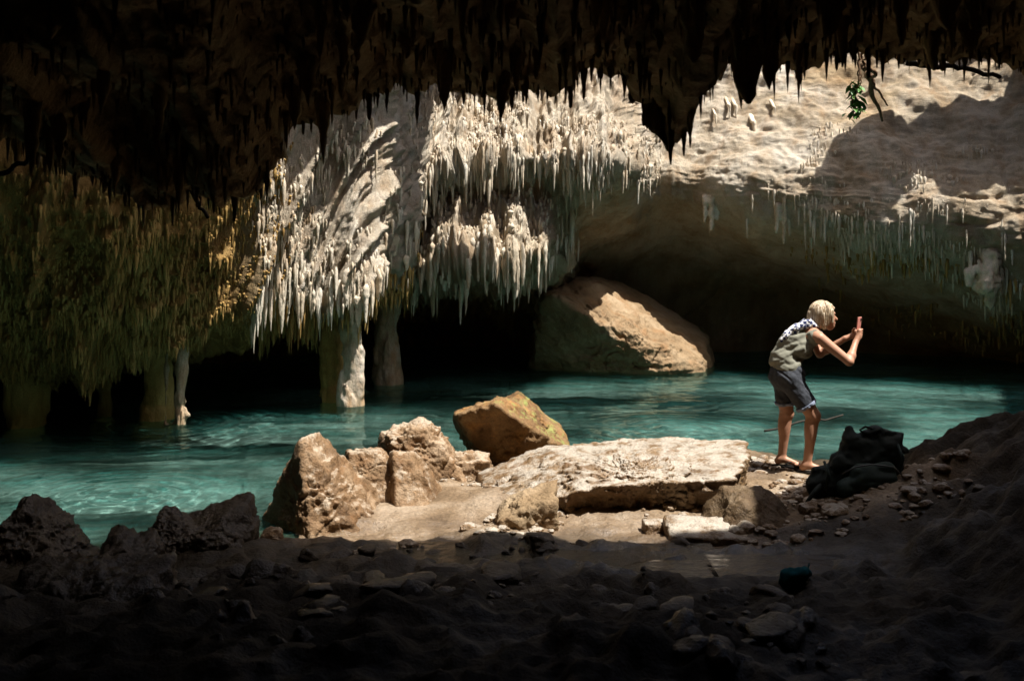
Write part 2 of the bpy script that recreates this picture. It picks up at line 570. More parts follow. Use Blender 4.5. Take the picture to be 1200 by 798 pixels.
# ------------------------------------------------------------------ water
wxs = np.concatenate([np.arange(-13, -6, 0.2), np.arange(-6, 7, 0.035), np.arange(7, 13.6, 0.2)])
wys = np.concatenate([np.arange(5.4, 16, 0.035), np.arange(16, 26, 0.12)])
WX, WY = np.meshgrid(wxs, wys, indexing='ij')
wp = np.stack([WX, WY, WX * 0], -1).reshape(-1, 3)
WZ = 0.0062 * fbm(wp * np.array([2.2, 3.0, 1]), 3, 0.45) + 0.0022 * fbm(wp * np.array([7, 9, 1]) + 4, 2)
for cx_, cy_, am_, wl_, fall in ((-3.1, 8.0, 0.006, 0.16, 0.9), (-4.1, 11.6, 0.006, 0.2, 1.3), (1.9, 11.2, 0.005, 0.2, 1.2)):
    d_ = np.hypot(wp[:, 0] - cx_, wp[:, 1] - cy_)
    WZ = WZ + am_ * np.sin(d_ / wl_ * 6.283) * np.exp(-(d_ / fall) ** 2)
wp[:, 2] = WZ
o = obj("water", wp, grid_faces(len(wxs), len(wys)), M_WATER)
o.cycles.is_caustics_caster = True
tag(o, "clear turquoise water filling the cave pool", "water", kind="structure")

# shallow puddles left in the hollows of the mud
def puddle(cx, cy, rx, ry, pct, label):
    ax_, ay_ = np.arange(cx - rx * 1.3, cx + rx * 1.3, 0.02), np.arange(cy - ry * 1.3, cy + ry * 1.3, 0.02)
    AX, AY = np.meshgrid(ax_, ay_, indexing='ij')
    rr = ((AX - cx) / rx) ** 2 + ((AY - cy) / ry) ** 2
    GG = ground_z(AX, AY)
    lev = np.percentile(GG[rr < 1], pct)
    q = np.stack([AX, AY, AX * 0], -1).reshape(-1, 3)
    q[:, 2] = lev
    q[:, 2] -= (np.maximum(0, q[:, 2] - GG.ravel() + 0.03)) * sstep(0.9, 1.25, rr.ravel() + 0.25 * fbm(q * 5, 2))
    o = obj("puddle", q, grid_faces(len(ax_), len(ay_)), M_PUDDLE)
    tag(o, label, "puddle", kind="structure")


for args in PUDDLES: puddle(*args)

# ------------------------------------------------------------------ hanging rock mass and cave wall beyond the opening
def V(Y, v):
    return (Y, HC + (HV - v) / F * Y)


COLS = [
    # u, P1, P1b, P2, Pm, P3, P4, P5
    (-260, V(9.3, 225), V(10.2, 330), V(11.0, 415), V(11.4, 428), V(12, 422), (15, 0.95), (18, 0.5)),
    (0,    V(9.5, 230), V(10.3, 330), V(11.0, 415), V(11.4, 428), V(12, 422), (15, 0.95), (18, 0.5)),
    (110,  V(9.8, 232), V(10.4, 335), V(11.1, 418), V(11.5, 430), V(12, 424), (15, 0.95), (18, 0.5)),
    (205,  V(10.2, 232), V(10.7, 330), V(11.3, 405), V(11.7, 425), V(12.2, 420), (15, 1.0), (18, 0.5)),
    (260,  V(10.9, 212), V(11.3, 290), V(11.7, 352), V(12.2, 372), V(12.8, 393), (15, 1.0), (19, 0.5)),
    (320,  V(11.7, 165), V(12.0, 250), V(12.2, 340), V(12.9, 352), V(13.4, 370), (16, 1.1), (20, 0.5)),
    (380,  V(12.4, 118), V(12.6, 230), V(12.7, 348), V(13.2, 344), V(13.8, 345), (17, 1.2), (21, 0.5)),
    (430,  V(12.9, 98),  V(12.9, 225), V(12.8, 342), V(13.4, 336), V(14.2, 338), (17, 1.3), (22, 0.5)),
    (465,  V(14.3, 92),  V(14.1, 195), V(13.9, 305), V(14.5, 305), V(15.0, 330), (17.5, 1.4), (23, 0.5)),
    (492,  V(15.4, 86),  V(15.0, 145), V(14.7, 212), V(15.2, 235), V(14.7, 318), (18, 1.4), (23, 0.4)),
    (545,  V(16.2, 82),  V(15.5, 135), V(14.9, 184), V(15.4, 228), V(14.65, 306), (18, 1.4), (23, 0.3)),
    (600,  V(16.2, 82),  V(15.5, 135), V(14.9, 186), V(15.4, 224), V(14.65, 312), (18, 1.4), (22, 0.0)),
    (648,  V(16.2, 78),  V(15.5, 130), V(14.8, 186), V(15.5, 220), V(14.8, 290), (18, 1.45), (20, -0.1)),
    (672,  V(16.3, 72),  V(15.6, 126), V(14.9, 188), V(15.8, 218), V(17.2, 258), V(20, 312), (21, -0.1)),
    (728,  V(16.6, 72),  V(15.8, 132), V(14.9, 190), V(15.9, 212), V(17.8, 254), V(20.5, 314), (21, -0.1)),
    (762,  V(19.6, 70),  V(18.8, 145), V(17.9, 203), V(18.2, 232), V(18.9, 262), V(20.5, 314), (21, -0.1)),
    (820,  V(19.8, 64),  V(18.7, 140), V(17.7, 208), V(18.0, 240), V(18.9, 270), V(20.7, 316), (21, -0.1)),
    (860,  V(19.4, 62),  V(18.3, 142), V(17.2, 216), V(17.6, 252), V(18.6, 284), V(21.0, 318), (21.0, -0.1)),
    (920,  V(19.0, 62),  V(17.9, 144), V(16.8, 222), V(17.2, 264), V(18.2, 296), V(21, 325), (21.5, -0.1)),
    (1000, V(18.6, 62),  V(17.5, 152), V(16.4, 236), V(16.7, 276), V(17.5, 312), V(20, 345), (21.0, -0.1)),
    (1080, V(18.2, 62),  V(17.1, 160), V(16.0, 248), V(16.3, 288), V(17.0, 324), V(19, 370), (20.5, -0.1)),
    (1160, V(17.8, 62),  V(16.7, 166), V(15.7, 260), V(16.0, 302), V(16.6, 345), V(18, 400), (20.0, -0.1)),
    (1260, V(17.2, 62),  V(16.2, 172), V(15.2, 270), V(15.5, 312), V(16.0, 370), V(17, 410), (19.0, -0.1)),
    (1460, V(15.8, 62),  V(14.9, 176), V(14.0, 278), V(14.3, 318), V(14.8, 380), V(15.7, 415), (17, -0.1)),
]
SEG = [24, 62, 66, 40, 56, 56, 52, 12]


def gauss(n, s):
    k = np.exp(-0.5 * (np.arange(-n, n + 1) / s) ** 2)
    return k / k.sum()


def smooth_axis(A, n, s, ax):
    k = gauss(n, s)
    pad = [(0, 0)] * A.ndim; pad[ax] = (n, n)
    B = np.pad(A, pad, mode='edge')
    return np.apply_along_axis(lambda r: np.convolve(r, k, 'valid'), ax, B)


us = np.concatenate([np.arange(-260, -20, 5.0), np.arange(-20, 1222, 1.75), np.arange(1222, 1460, 5.0)])
CU = np.array([c[0] for c in COLS], float)
CP = []
for c in COLS:
    pts = [(c[1][0] + 0.5, ROOF_Z + 0.1)] + list(c[1:]) + [(c[7][0] + 0.2, -2.6)]
    CP.append(pts)
CP = np.array(CP, float)                                   # columns x 9 x 2
n_t = sum(SEG) + 1
T = np.concatenate([[k + j / s for j in range(s)] for k, s in enumerate(SEG)] + [[len(SEG)]])
path = np.empty((len(us), n_t, 2))
for a in range(2):
    ctrl = np.stack([np.interp(us, CU, CP[:, k, a]) for k in range(CP.shape[1])], 1)
    ctrl = smooth_axis(ctrl, 12, 4.5, 0)
    for i in range(len(us)):
        path[i, :, a] = np.interp(T, np.arange(CP.shape[1]), ctrl[i])
ends = path[:, [0, -1]].copy()
rnd = smooth_axis(path, 60, 21.0, 1)
path = smooth_axis(path, 14, 5.0, 1)
bl_ = (sstep(740, 800, us)[:, None] * sstep(0.9, 1.6, T)[None] * (1 - sstep(6.0, 6.8, T))[None])[..., None]
path = path + (rnd - path) * bl_
path[:, [0, -1]] = ends
P = np.empty((len(us), n_t, 3))
P[..., 1] = path[..., 0]
P[..., 0] = (us[:, None] - 600) / F * path[..., 0]
P[..., 2] = path[..., 1]
UU = np.broadcast_to(us[:, None], P.shape[:2])
TT = np.broadcast_to(T[None, :], P.shape[:2])
N = grid_normals(P)
# normals must face the cavern: on the upper face that is towards the viewer
if (N[len(us) // 2, 60] @ np.array([0, -1, 0])) < 0: N = -N
flat = P.reshape(-1, 3)
ew = sstep(800, 940, UU)                                   # layered wall
fl = 1 - sstep(730, 820, UU)                               # dripstone side
lf = 1 - sstep(250, 330, UU)                               # ochre ceiling
x, y, z = flat.T
sk = np.stack([x + 0.28 * z * 0, y, z], 1)
sl_ = 0.42 * (1 - sstep(440, 540, UU)).ravel()              # the ribs lean on the flowstone and hang straight on the curtain
xx = x - sl_ * z
flute = (1 - 2 * np.abs(vnoise(np.stack([xx * 1.9, y * 0.9, z * 0.16], 1)))).reshape(UU.shape)
lfz = 1 + 4 * (1 - sstep(250, 330, UU)).ravel()
flute2 = (ridged(np.stack([xx * 5.5, y * 2.0, z * 0.34 * lfz], 1), 2)).reshape(UU.shape)
flute3 = ridged(np.stack([xx * 17, y * 6, z * 1.3 * lfz], 1), 2).reshape(UU.shape)
lay = ridged(np.stack([x * 0.8, y * 0.8, z * 3.2 + 0.35 * x], 1), 4).reshape(UU.shape)
lay2 = ridged(np.stack([x * 2.2, y * 2.2, z * 12 + 1.6 * x], 1), 4).reshape(UU.shape)
iso = fbm(flat * 1.0 + 3, 4).reshape(UU.shape)
iso2 = fbm(flat * 5 + 8, 4).reshape(UU.shape)
iso3 = fbm(flat * 17 + 8, 3).reshape(UU.shape)
front = sstep(0.8, 1.1, TT) * (1 - sstep(5.0, 6.0, TT))
vert = fl * (1 - sstep(3.6, 4.2, TT) * sstep(480, 520, UU))
ceil_smooth = sstep(3.4, 4.2, TT) * (1 - sstep(7, 7.5, TT)) * sstep(640, 690, UU)
def cracks(f, lo, seed, warp):
    w = np.stack([vnoise(flat * warp + seed + k) for k in (0.3, 5.1, 9.7)], 1) * 0.5
    return sstep(lo, 1.0, 1 - np.abs(vnoise(flat * f + w * f + seed)))


crack = (cracks(np.array([0.55, 0.55, 1.5]), 0.93, 3.3, 1.1) * sstep(-0.2, 0.3, vnoise(flat * 0.5 + 70))).reshape(UU.shape)
crack2 = (cracks(np.array([1.3, 1.3, 4.0]), 0.90, 23.3, 1.7) * sstep(0.0, 0.4, vnoise(flat * 0.7 + 90))).reshape(UU.shape)
disp = fl * (0.20 * flute + 0.12 * flute2 + 0.050 * flute3 + 0.022 * iso2 + 0.014 * iso3) * (1 - 0.8 * ceil_smooth)
disp += (1 - fl) * (0.020 * lay + 0.011 * lay2 + 0.16 * iso + 0.014 * iso2 + 0.011 * iso3 - 0.06 * crack - 0.03 * crack2) * (1 - 0.35 * ceil_smooth)
disp += fl * ceil_smooth * (0.06 * iso + 0.03 * lay)
disp *= sstep(0.3, 0.8, TT)
P2_ = P + N * disp[..., None]
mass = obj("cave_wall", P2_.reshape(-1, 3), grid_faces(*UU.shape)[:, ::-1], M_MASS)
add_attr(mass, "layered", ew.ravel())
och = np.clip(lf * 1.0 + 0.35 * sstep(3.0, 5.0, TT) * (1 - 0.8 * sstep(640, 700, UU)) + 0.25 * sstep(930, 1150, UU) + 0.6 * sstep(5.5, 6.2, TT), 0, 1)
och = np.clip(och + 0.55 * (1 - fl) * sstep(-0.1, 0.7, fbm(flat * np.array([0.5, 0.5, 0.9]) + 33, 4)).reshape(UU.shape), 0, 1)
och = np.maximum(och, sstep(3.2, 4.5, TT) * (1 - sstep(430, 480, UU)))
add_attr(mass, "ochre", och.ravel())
tag(mass, "sunlit limestone wall and dripping rock hanging over the pool", "cave wall", kind="structure")
NW = grid_normals(P2_)
if (NW[len(us) // 2, 60] @ np.array([0, -1, 0])) < 0: NW = -NW

# ------------------------------------------------------------------ near roof
LIP = np.array([(-700, 150), (0, 152), (60, 172), (110, 205), (170, 228), (240, 226), (285, 212), (330, 180), (380, 145), (440, 112), (500, 100), (600, 104),
                (650, 94), (700, 76), (740, 88), (765, 125), (788, 160), (803, 138), (808, 92), (860, 86), (1000, 80), (1200, 84), (1900, 84)], float)
xs = np.concatenate([np.arange(-13, -6, 0.2), np.arange(-6, 7, 0.035), np.arange(7, 13.6, 0.2)])
wys = np.concatenate([np.arange(5.4, 16, 0.035), np.arange(16, 26, 0.12)])
WX, WY = np.meshgrid(wxs, wys, indexing='ij')
wp = np.stack([WX, WY, WX * 0], -1).reshape(-1, 3)
WZ = 0.0062 * fbm(wp * np.array([2.2, 3.0, 1]), 3, 0.45) + 0.0022 * fbm(wp * np.array([7, 9, 1]) + 4, 2)
for cx_, cy_, am_, wl_, fall in ((-3.1, 8.0, 0.006, 0.16, 0.9), (-4.1, 11.6, 0.006, 0.2, 1.3), (1.9, 11.2, 0.005, 0.2, 1.2)):
    d_ = np.hypot(wp[:, 0] - cx_, wp[:, 1] - cy_)
    WZ = WZ + am_ * np.sin(d_ / wl_ * 6.283) * np.exp(-(d_ / fall) ** 2)
wp[:, 2] = WZ
o = obj("water", wp, grid_faces(len(wxs), len(wys)), M_WATER)
o.cycles.is_caustics_caster = True
tag(o, "clear turquoise water filling the cave pool", "water", kind="structure")

# shallow puddles left in the hollows of the mud
def puddle(x0, x1, y0, y1, pct, label):
    ax_, ay_ = np.arange(x0, x1, 0.04), np.arange(y0, y1, 0.04)
    AX, AY = np.meshgrid(ax_, ay_, indexing='ij')
    lev = np.percentile(ground_z(AX, AY), pct)
    q = np.stack([AX, AY, AX * 0], -1).reshape(-1, 3)
    q[:, 2] = lev + 0.0012 * fbm(q * 6, 2)
    o = obj("puddle", q, grid_faces(len(ax_), len(ay_)), M_PUDDLE)
    tag(o, label, "puddle", kind="structure")


puddle(0.25, 1.25, 5.45, 6.15, 58, "shallow puddle in the mud before the long slab")
puddle(1.1, 1.9, 5.1, 5.75, 60, "shallow puddle in the mud below the small white slab")
puddle(-0.7, 0.2, 5.5, 6.2, 50, "shallow puddle in the mud before the sandy shelf")

# ------------------------------------------------------------------ hanging rock mass and cave wall beyond the opening
def V(Y, v):
    return (Y, HC + (HV - v) / F * Y)


COLS = [
    # u, P1, P1b, P2, Pm, P3, P4, P5
    (-260, V(9.3, 225), V(10.2, 330), V(11.0, 415), V(11.4, 428), V(12, 422), (15, 0.95), (18, 0.5)),
    (0,    V(9.5, 230), V(10.3, 330), V(11.0, 415), V(11.4, 428), V(12, 422), (15, 0.95), (18, 0.5)),
    (110,  V(9.8, 232), V(10.4, 335), V(11.1, 418), V(11.5, 430), V(12, 424), (15, 0.95), (18, 0.5)),
    (205,  V(10.2, 232), V(10.7, 330), V(11.3, 405), V(11.7, 425), V(12.2, 420), (15, 1.0), (18, 0.5)),
    (260,  V(10.9, 212), V(11.3, 290), V(11.7, 352), V(12.2, 372), V(12.8, 393), (15, 1.0), (19, 0.5)),
    (320,  V(11.7, 165), V(12.0, 250), V(12.2, 340), V(12.9, 352), V(13.4, 370), (16, 1.1), (20, 0.5)),
    (380,  V(12.4, 118), V(12.6, 230), V(12.7, 348), V(13.2, 344), V(13.8, 345), (17, 1.2), (21, 0.5)),
    (430,  V(12.9, 98),  V(12.9, 225), V(12.8, 342), V(13.4, 336), V(14.2, 338), (17, 1.3), (22, 0.5)),
    (465,  V(14.3, 92),  V(14.1, 195), V(13.9, 305), V(14.5, 305), V(15.0, 330), (17.5, 1.4), (23, 0.5)),
    (492,  V(15.4, 86),  V(15.0, 145), V(14.7, 212), V(15.2, 235), V(14.7, 318), (18, 1.4), (23, 0.4)),
    (545,  V(16.2, 82),  V(15.5, 135), V(14.9, 184), V(15.4, 228), V(14.65, 306), (18, 1.4), (23, 0.3)),
    (600,  V(16.2, 82),  V(15.5, 135), V(14.9, 186), V(15.4, 224), V(14.65, 312), (18, 1.4), (22, 0.0)),
    (648,  V(16.2, 78),  V(15.5, 130), V(14.8, 186), V(15.5, 220), V(14.8, 290), (18, 1.45), (20, -0.1)),
    (672,  V(16.3, 72),  V(15.6, 126), V(14.9, 188), V(15.8, 218), V(17.2, 258), V(20, 312), (21, -0.1)),
    (728,  V(16.6, 72),  V(15.8, 132), V(14.9, 190), V(15.9, 212), V(17.8, 254), V(20.5, 314), (21, -0.1)),
    (762,  V(19.6, 70),  V(18.8, 145), V(17.9, 203), V(18.2, 232), V(18.9, 262), V(20.5, 314), (21, -0.1)),
    (820,  V(19.8, 64),  V(18.7, 140), V(17.7, 208), V(18.0, 240), V(18.9, 270), V(20.7, 316), (21, -0.1)),
    (860,  V(19.4, 62),  V(18.3, 142), V(17.2, 216), V(17.6, 252), V(18.6, 284), V(21.0, 318), (21.0, -0.1)),
    (920,  V(19.0, 62),  V(17.9, 144), V(16.8, 222), V(17.2, 264), V(18.2, 296), V(21, 325), (21.5, -0.1)),
    (1000, V(18.6, 62),  V(17.5, 152), V(16.4, 236), V(16.7, 276), V(17.5, 312), V(20, 345), (21.0, -0.1)),
    (1080, V(18.2, 62),  V(17.1, 160), V(16.0, 248), V(16.3, 288), V(17.0, 324), V(19, 370), (20.5, -0.1)),
    (1160, V(17.8, 62),  V(16.7, 166), V(15.7, 260), V(16.0, 302), V(16.6, 345), V(18, 400), (20.0, -0.1)),
    (1260, V(17.2, 62),  V(16.2, 172), V(15.2, 270), V(15.5, 312), V(16.0, 370), V(17, 410), (19.0, -0.1)),
    (1460, V(15.8, 62),  V(14.9, 176), V(14.0, 278), V(14.3, 318), V(14.8, 380), V(15.7, 415), (17, -0.1)),
]
SEG = [24, 62, 66, 40, 56, 56, 52, 12]


def gauss(n, s):
    k = np.exp(-0.5 * (np.arange(-n, n + 1) / s) ** 2)
    return k / k.sum()


def smooth_axis(A, n, s, ax):
    k = gauss(n, s)
    pad = [(0, 0)] * A.ndim; pad[ax] = (n, n)
    B = np.pad(A, pad, mode='edge')
    return np.apply_along_axis(lambda r: np.convolve(r, k, 'valid'), ax, B)


us = np.concatenate([np.arange(-260, -20, 5.0), np.arange(-20, 1222, 1.75), np.arange(1222, 1460, 5.0)])
CU = np.array([c[0] for c in COLS], float)
CP = []
for c in COLS:
    pts = [(c[1][0] + 0.5, ROOF_Z + 0.1)] + list(c[1:]) + [(c[7][0] + 0.2, -2.6)]
    CP.append(pts)
CP = np.array(CP, float)                                   # columns x 9 x 2
n_t = sum(SEG) + 1
T = np.concatenate([[k + j / s for j in range(s)] for k, s in enumerate(SEG)] + [[len(SEG)]])
path = np.empty((len(us), n_t, 2))
for a in range(2):
    ctrl = np.stack([np.interp(us, CU, CP[:, k, a]) for k in range(CP.shape[1])], 1)
    ctrl = smooth_axis(ctrl, 12, 4.5, 0)
    for i in range(len(us)):
        path[i, :, a] = np.interp(T, np.arange(CP.shape[1]), ctrl[i])
ends = path[:, [0, -1]].copy()
rnd = smooth_axis(path, 60, 21.0, 1)
path = smooth_axis(path, 14, 5.0, 1)
bl_ = (sstep(740, 800, us)[:, None] * sstep(0.9, 1.6, T)[None] * (1 - sstep(6.0, 6.8, T))[None])[..., None]
path = path + (rnd - path) * bl_
path[:, [0, -1]] = ends
P = np.empty((len(us), n_t, 3))
P[..., 1] = path[..., 0]
P[..., 0] = (us[:, None] - 600) / F * path[..., 0]
P[..., 2] = path[..., 1]
UU = np.broadcast_to(us[:, None], P.shape[:2])
TT = np.broadcast_to(T[None, :], P.shape[:2])
N = grid_normals(P)
# normals must face the cavern: on the upper face that is towards the viewer
if (N[len(us) // 2, 60] @ np.array([0, -1, 0])) < 0: N = -N
flat = P.reshape(-1, 3)
ew = sstep(800, 940, UU)                                   # layered wall
fl = 1 - sstep(730, 820, UU)                               # dripstone side
lf = 1 - sstep(250, 330, UU)                               # ochre ceiling
x, y, z = flat.T
sk = np.stack([x + 0.28 * z * 0, y, z], 1)
sl_ = 0.42 * (1 - sstep(440, 540, UU)).ravel()              # the ribs lean on the flowstone and hang straight on the curtain
xx = x - sl_ * z
flute = (1 - 2 * np.abs(vnoise(np.stack([xx * 1.9, y * 0.9, z * 0.16], 1)))).reshape(UU.shape)
lfz = 1 + 4 * (1 - sstep(250, 330, UU)).ravel()
flute2 = (ridged(np.stack([xx * 5.5, y * 2.0, z * 0.34 * lfz], 1), 2)).reshape(UU.shape)
flute3 = ridged(np.stack([xx * 17, y * 6, z * 1.3 * lfz], 1), 2).reshape(UU.shape)
lay = ridged(np.stack([x * 0.8, y * 0.8, z * 3.2 + 0.35 * x], 1), 4).reshape(UU.shape)
lay2 = ridged(np.stack([x * 2.2, y * 2.2, z * 12 + 1.6 * x], 1), 4).reshape(UU.shape)
iso = fbm(flat * 1.0 + 3, 4).reshape(UU.shape)
iso2 = fbm(flat * 5 + 8, 4).reshape(UU.shape)
iso3 = fbm(flat * 17 + 8, 3).reshape(UU.shape)
front = sstep(0.8, 1.1, TT) * (1 - sstep(5.0, 6.0, TT))
vert = fl * (1 - sstep(3.6, 4.2, TT) * sstep(480, 520, UU))
ceil_smooth = sstep(3.4, 4.2, TT) * (1 - sstep(7, 7.5, TT)) * sstep(640, 690, UU)
def cracks(f, lo, seed, warp):
    w = np.stack([vnoise(flat * warp + seed + k) for k in (0.3, 5.1, 9.7)], 1) * 0.5
    return sstep(lo, 1.0, 1 - np.abs(vnoise(flat * f + w * f + seed)))


crack = (cracks(np.array([0.55, 0.55, 1.5]), 0.93, 3.3, 1.1) * sstep(-0.2, 0.3, vnoise(flat * 0.5 + 70))).reshape(UU.shape)
crack2 = (cracks(np.array([1.3, 1.3, 4.0]), 0.90, 23.3, 1.7) * sstep(0.0, 0.4, vnoise(flat * 0.7 + 90))).reshape(UU.shape)
disp = fl * (0.20 * flute + 0.12 * flute2 + 0.050 * flute3 + 0.022 * iso2 + 0.014 * iso3) * (1 - 0.8 * ceil_smooth)
disp += (1 - fl) * (0.020 * lay + 0.011 * lay2 + 0.16 * iso + 0.014 * iso2 + 0.011 * iso3 - 0.06 * crack - 0.03 * crack2) * (1 - 0.35 * ceil_smooth)
disp += fl * ceil_smooth * (0.06 * iso + 0.03 * lay)
disp *= sstep(0.3, 0.8, TT)
P2_ = P + N * disp[..., None]
mass = obj("cave_wall", P2_.reshape(-1, 3), grid_faces(*UU.shape)[:, ::-1], M_MASS)
add_attr(mass, "layered", ew.ravel())
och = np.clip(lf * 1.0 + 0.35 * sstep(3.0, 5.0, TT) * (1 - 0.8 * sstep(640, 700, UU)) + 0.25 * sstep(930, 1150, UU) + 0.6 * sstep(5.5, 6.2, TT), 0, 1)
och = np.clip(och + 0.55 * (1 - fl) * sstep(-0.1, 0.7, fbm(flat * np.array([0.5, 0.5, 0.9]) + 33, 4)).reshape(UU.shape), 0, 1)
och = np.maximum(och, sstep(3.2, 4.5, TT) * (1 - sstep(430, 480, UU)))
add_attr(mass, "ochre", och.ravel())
tag(mass, "sunlit limestone wall and dripping rock hanging over the pool", "cave wall", kind="structure")
NW = grid_normals(P2_)
if (NW[len(us) // 2, 60] @ np.array([0, -1, 0])) < 0: NW = -NW

# ------------------------------------------------------------------ near roof
LIP = np.array([(-700, 150), (0, 152), (60, 172), (110, 205), (170, 228), (270, 226), (300, 205), (345, 155), (400, 122), (440, 108), (500, 97), (600, 100),
                (650, 90), (700, 72), (740, 84), (765, 125), (788, 160), (803, 138), (807, 78), (860, 70), (1000, 64), (1200, 68), (1900, 70)], float)
xs = np.concatenate([np.arange(-10, -3.4, 0.05), np.arange(-3.4, 3.4, 0.012), np.arange(3.4, 10, 0.05)])
lipY = 4.6 + 0.5 * sstep(-0.8, -2.2, xs)
lu = 600 + xs / lipY * F
lip_v = np.interp(lu, LIP[:, 0], LIP[:, 1])
lipZ = HC + (HV - lip_v) / F * lipY
seg = [30, 60, 130, 12, 40]
Tn = np.concatenate([[k + j / s for j in range(s)] for k, s in enumerate(seg)] + [[len(seg)]])
one = np.ones_like(xs)
sag = np.clip((2.8 - lipZ) * 0.55, 0, 0.5)
cy = np.stack([-7 * one, 0.8 * one, 3.4 * one, lipY, lipY + 0.10, lipY + 0.32], 1)
cz = np.stack([3.4 * one, 3.5 * one, 2.95 - sag * 0.5, lipZ, lipZ + 0.10, (ROOF_Z + 0.1) * one], 1)
Q = np.empty((len(xs), len(Tn), 3))
for i in range(len(xs)):
    Q[i, :, 0] = xs[i]
    Q[i, :, 1] = np.interp(Tn, np.arange(6), cy[i])
    Q[i, :, 2] = np.interp(Tn, np.arange(6), cz[i])
NQ = grid_normals(Q)
if NQ[len(xs) // 2, 40, 2] > 0: NQ = -NQ
fq = Q.reshape(-1, 3)
x, y, z = fq.T
d1 = ridged(np.stack([x * 2.4, y * 0.7, z * 0.4], 1), 2).reshape(Q.shape[:2])
d2 = ridged(np.stack([x * 9, y * 1.6, z * 0.8], 1), 3).reshape(Q.shape[:2])
d3 = fbm(fq * 9 + 4, 4).reshape(Q.shape[:2])
TN = np.broadcast_to(Tn[None], Q.shape[:2])
fade = np.where(TN > 3, 1 - sstep(3.0, 3.6, TN), 1)
dq = (0.08 * d1 * (1 - 0.65 * sstep(2.5, 3.0, TN)) + 0.04 * d2 + 0.012 * d3) * (0.25 + 0.75 * fade)
Q2 = Q + NQ * dq[..., None] * np.array([0.6, 0.6, 1.0])
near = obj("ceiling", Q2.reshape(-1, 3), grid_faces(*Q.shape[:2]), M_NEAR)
tag(near, "dark brown ceiling of the cave over the near shore", "ceiling", kind="structure")

# ------------------------------------------------------------------ roof slab with the opening, outer walls
def lit(x, y, z, extra=(0, 0)):
    k = (ROOF_Z - z) / -SUN.z
    return (x - SUN.x * k + extra[0], y - SUN.y * k + extra[1])


# the outline is given by places on the ground, water and walls the sun should reach; its unseen tongues are shaped to cast shade
HOLE = [lit(*q) if len(q) == 3 else q for q in (
    (-6.2, 6.5, -0.2), (-2.4, 6.5, -0.1), (-1.5, 6.55, 0.1), (-0.3, 6.25, 0.2), (1.0, 6.1, 0.25), (1.75, 6.25, 0.25), (1.75, 7.0, 0.3), (2.35, 7.5, 0.2), (3.3, 8.6, 0), (5.2, 10.2, 0),
    (6.6, 12.5, 0), (10.6, 13.9), (10.2, 15.0), (8.6, 15.45), (7.4, 15.85), (6.5, 16.35), (6.9, 16.85), (8.0, 16.8), (9.5, 16.6), (9.5, 17.3), (8.0, 17.9), (6.4, 18.5), (5.0, 18.9), (3.2, 19.1),
    (2.8, 16.6), (0.8, 15.8), (-0.15, 14.4), (0.1, 13.75), (2.0, 13.55), (4.4, 13.6), (6.0, 13.1), (4.6, 12.3), (2.2, 11.9), (0.6, 12.2), (-0.2, 12.6), (-0.45, 12.15), (-0.68, 11.65), (-0.95, 11.2), (-1.5, 10.75), (-2.2, 10.3), (-1.7, 9.95), (0.9, 9.9), (0.4, 9.3), (-1.0, 8.8), (-2.6, 8.3), (-3.5, 7.4))]


def wobble(poly, step=0.12, amp=0.10, seed=0):
    pts = []
    n = len(poly)
    for i in range(n):
        a, b = np.array(poly[i]), np.array(poly[(i + 1) % n])
        m = max(1, int(np.linalg.norm(b - a) / step))
        nrm = np.array([-(b - a)[1], (b - a)[0]]) / (np.linalg.norm(b - a) + 1e-9)
        for j in range(m):
            p = a + (b - a) * j / m
            w = fbm(np.array([[p[0] * 1.7, p[1] * 1.7, seed]]), 4)[0]
            pts.append(p + nrm * amp * (1 + 1.6 * sstep(14.2, 15.2, p[1])) * w)
    return pts


def slab_mesh(name, outer, holes, z0, z1, mat):
    cu = bpy.data.curves.new(name, 'CURVE')
    cu.dimensions = '2D'; cu.fill_mode = 'BOTH'
    cu.extrude = (z1 - z0) / 2
    for loop in [outer] + holes:
        sp = cu.splines.new('POLY')
        sp.points.add(len(loop) - 1)
        for p, q in zip(sp.points, loop): p.co = (q[0], q[1], 0, 1)
        sp.use_cyclic_u = True
    tmp = bpy.data.objects.new(name + "_tmp", cu)
    COL.objects.link(tmp)
    dg = bpy.context.evaluated_depsgraph_get()
    me = bpy.data.meshes.new_from_object(tmp.evaluated_get(dg))
    bpy.data.objects.remove(tmp); bpy.data.curves.remove(cu)
    me.materials.clear(); me.materials.append(mat)
    o = bpy.data.objects.new(name, me)
    o.location = (0, 0, (z0 + z1) / 2)
    COL.objects.link(o)
    return o


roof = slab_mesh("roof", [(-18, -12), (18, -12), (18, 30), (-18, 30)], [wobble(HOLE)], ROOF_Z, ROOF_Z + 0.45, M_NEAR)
tag(roof, "limestone roof of the cave around its daylight opening", "roof", kind="structure")
ov, of = [], []
for (x0, y0), (x1, y1) in (((-14, -8), (14, -8)), ((14, -8), (14, 27)), ((14, 27), (-14, 27)), ((-14, 27), (-14, -8))):
    b = len(ov)
    L = math.hypot(x1 - x0, y1 - y0); nu = int(L / 0.35); nz = 30
    uu, zz = np.meshgrid(np.linspace(0, 1, nu + 1), np.linspace(-3, ROOF_Z + 0.1, nz + 1), indexing='ij')
    pp = np.stack([x0 + (x1 - x0) * uu, y0 + (y1 - y0) * uu, zz], -1).reshape(-1, 3)
    nn = np.array([-(y1 - y0), (x1 - x0), 0]) / L
    pp = pp + nn * (0.5 * fbm(pp * 0.5, 4))[:, None]
    ov.extend(pp.tolist()); of.extend((grid_faces(nu + 1, nz + 1) + b).tolist())
o = obj("cave_wall_outer", ov, of, M_NEAR)
o.name = "cave_wall"
tag(o, "dark outer walls that close the cave all round", "cave wall", kind="structure")

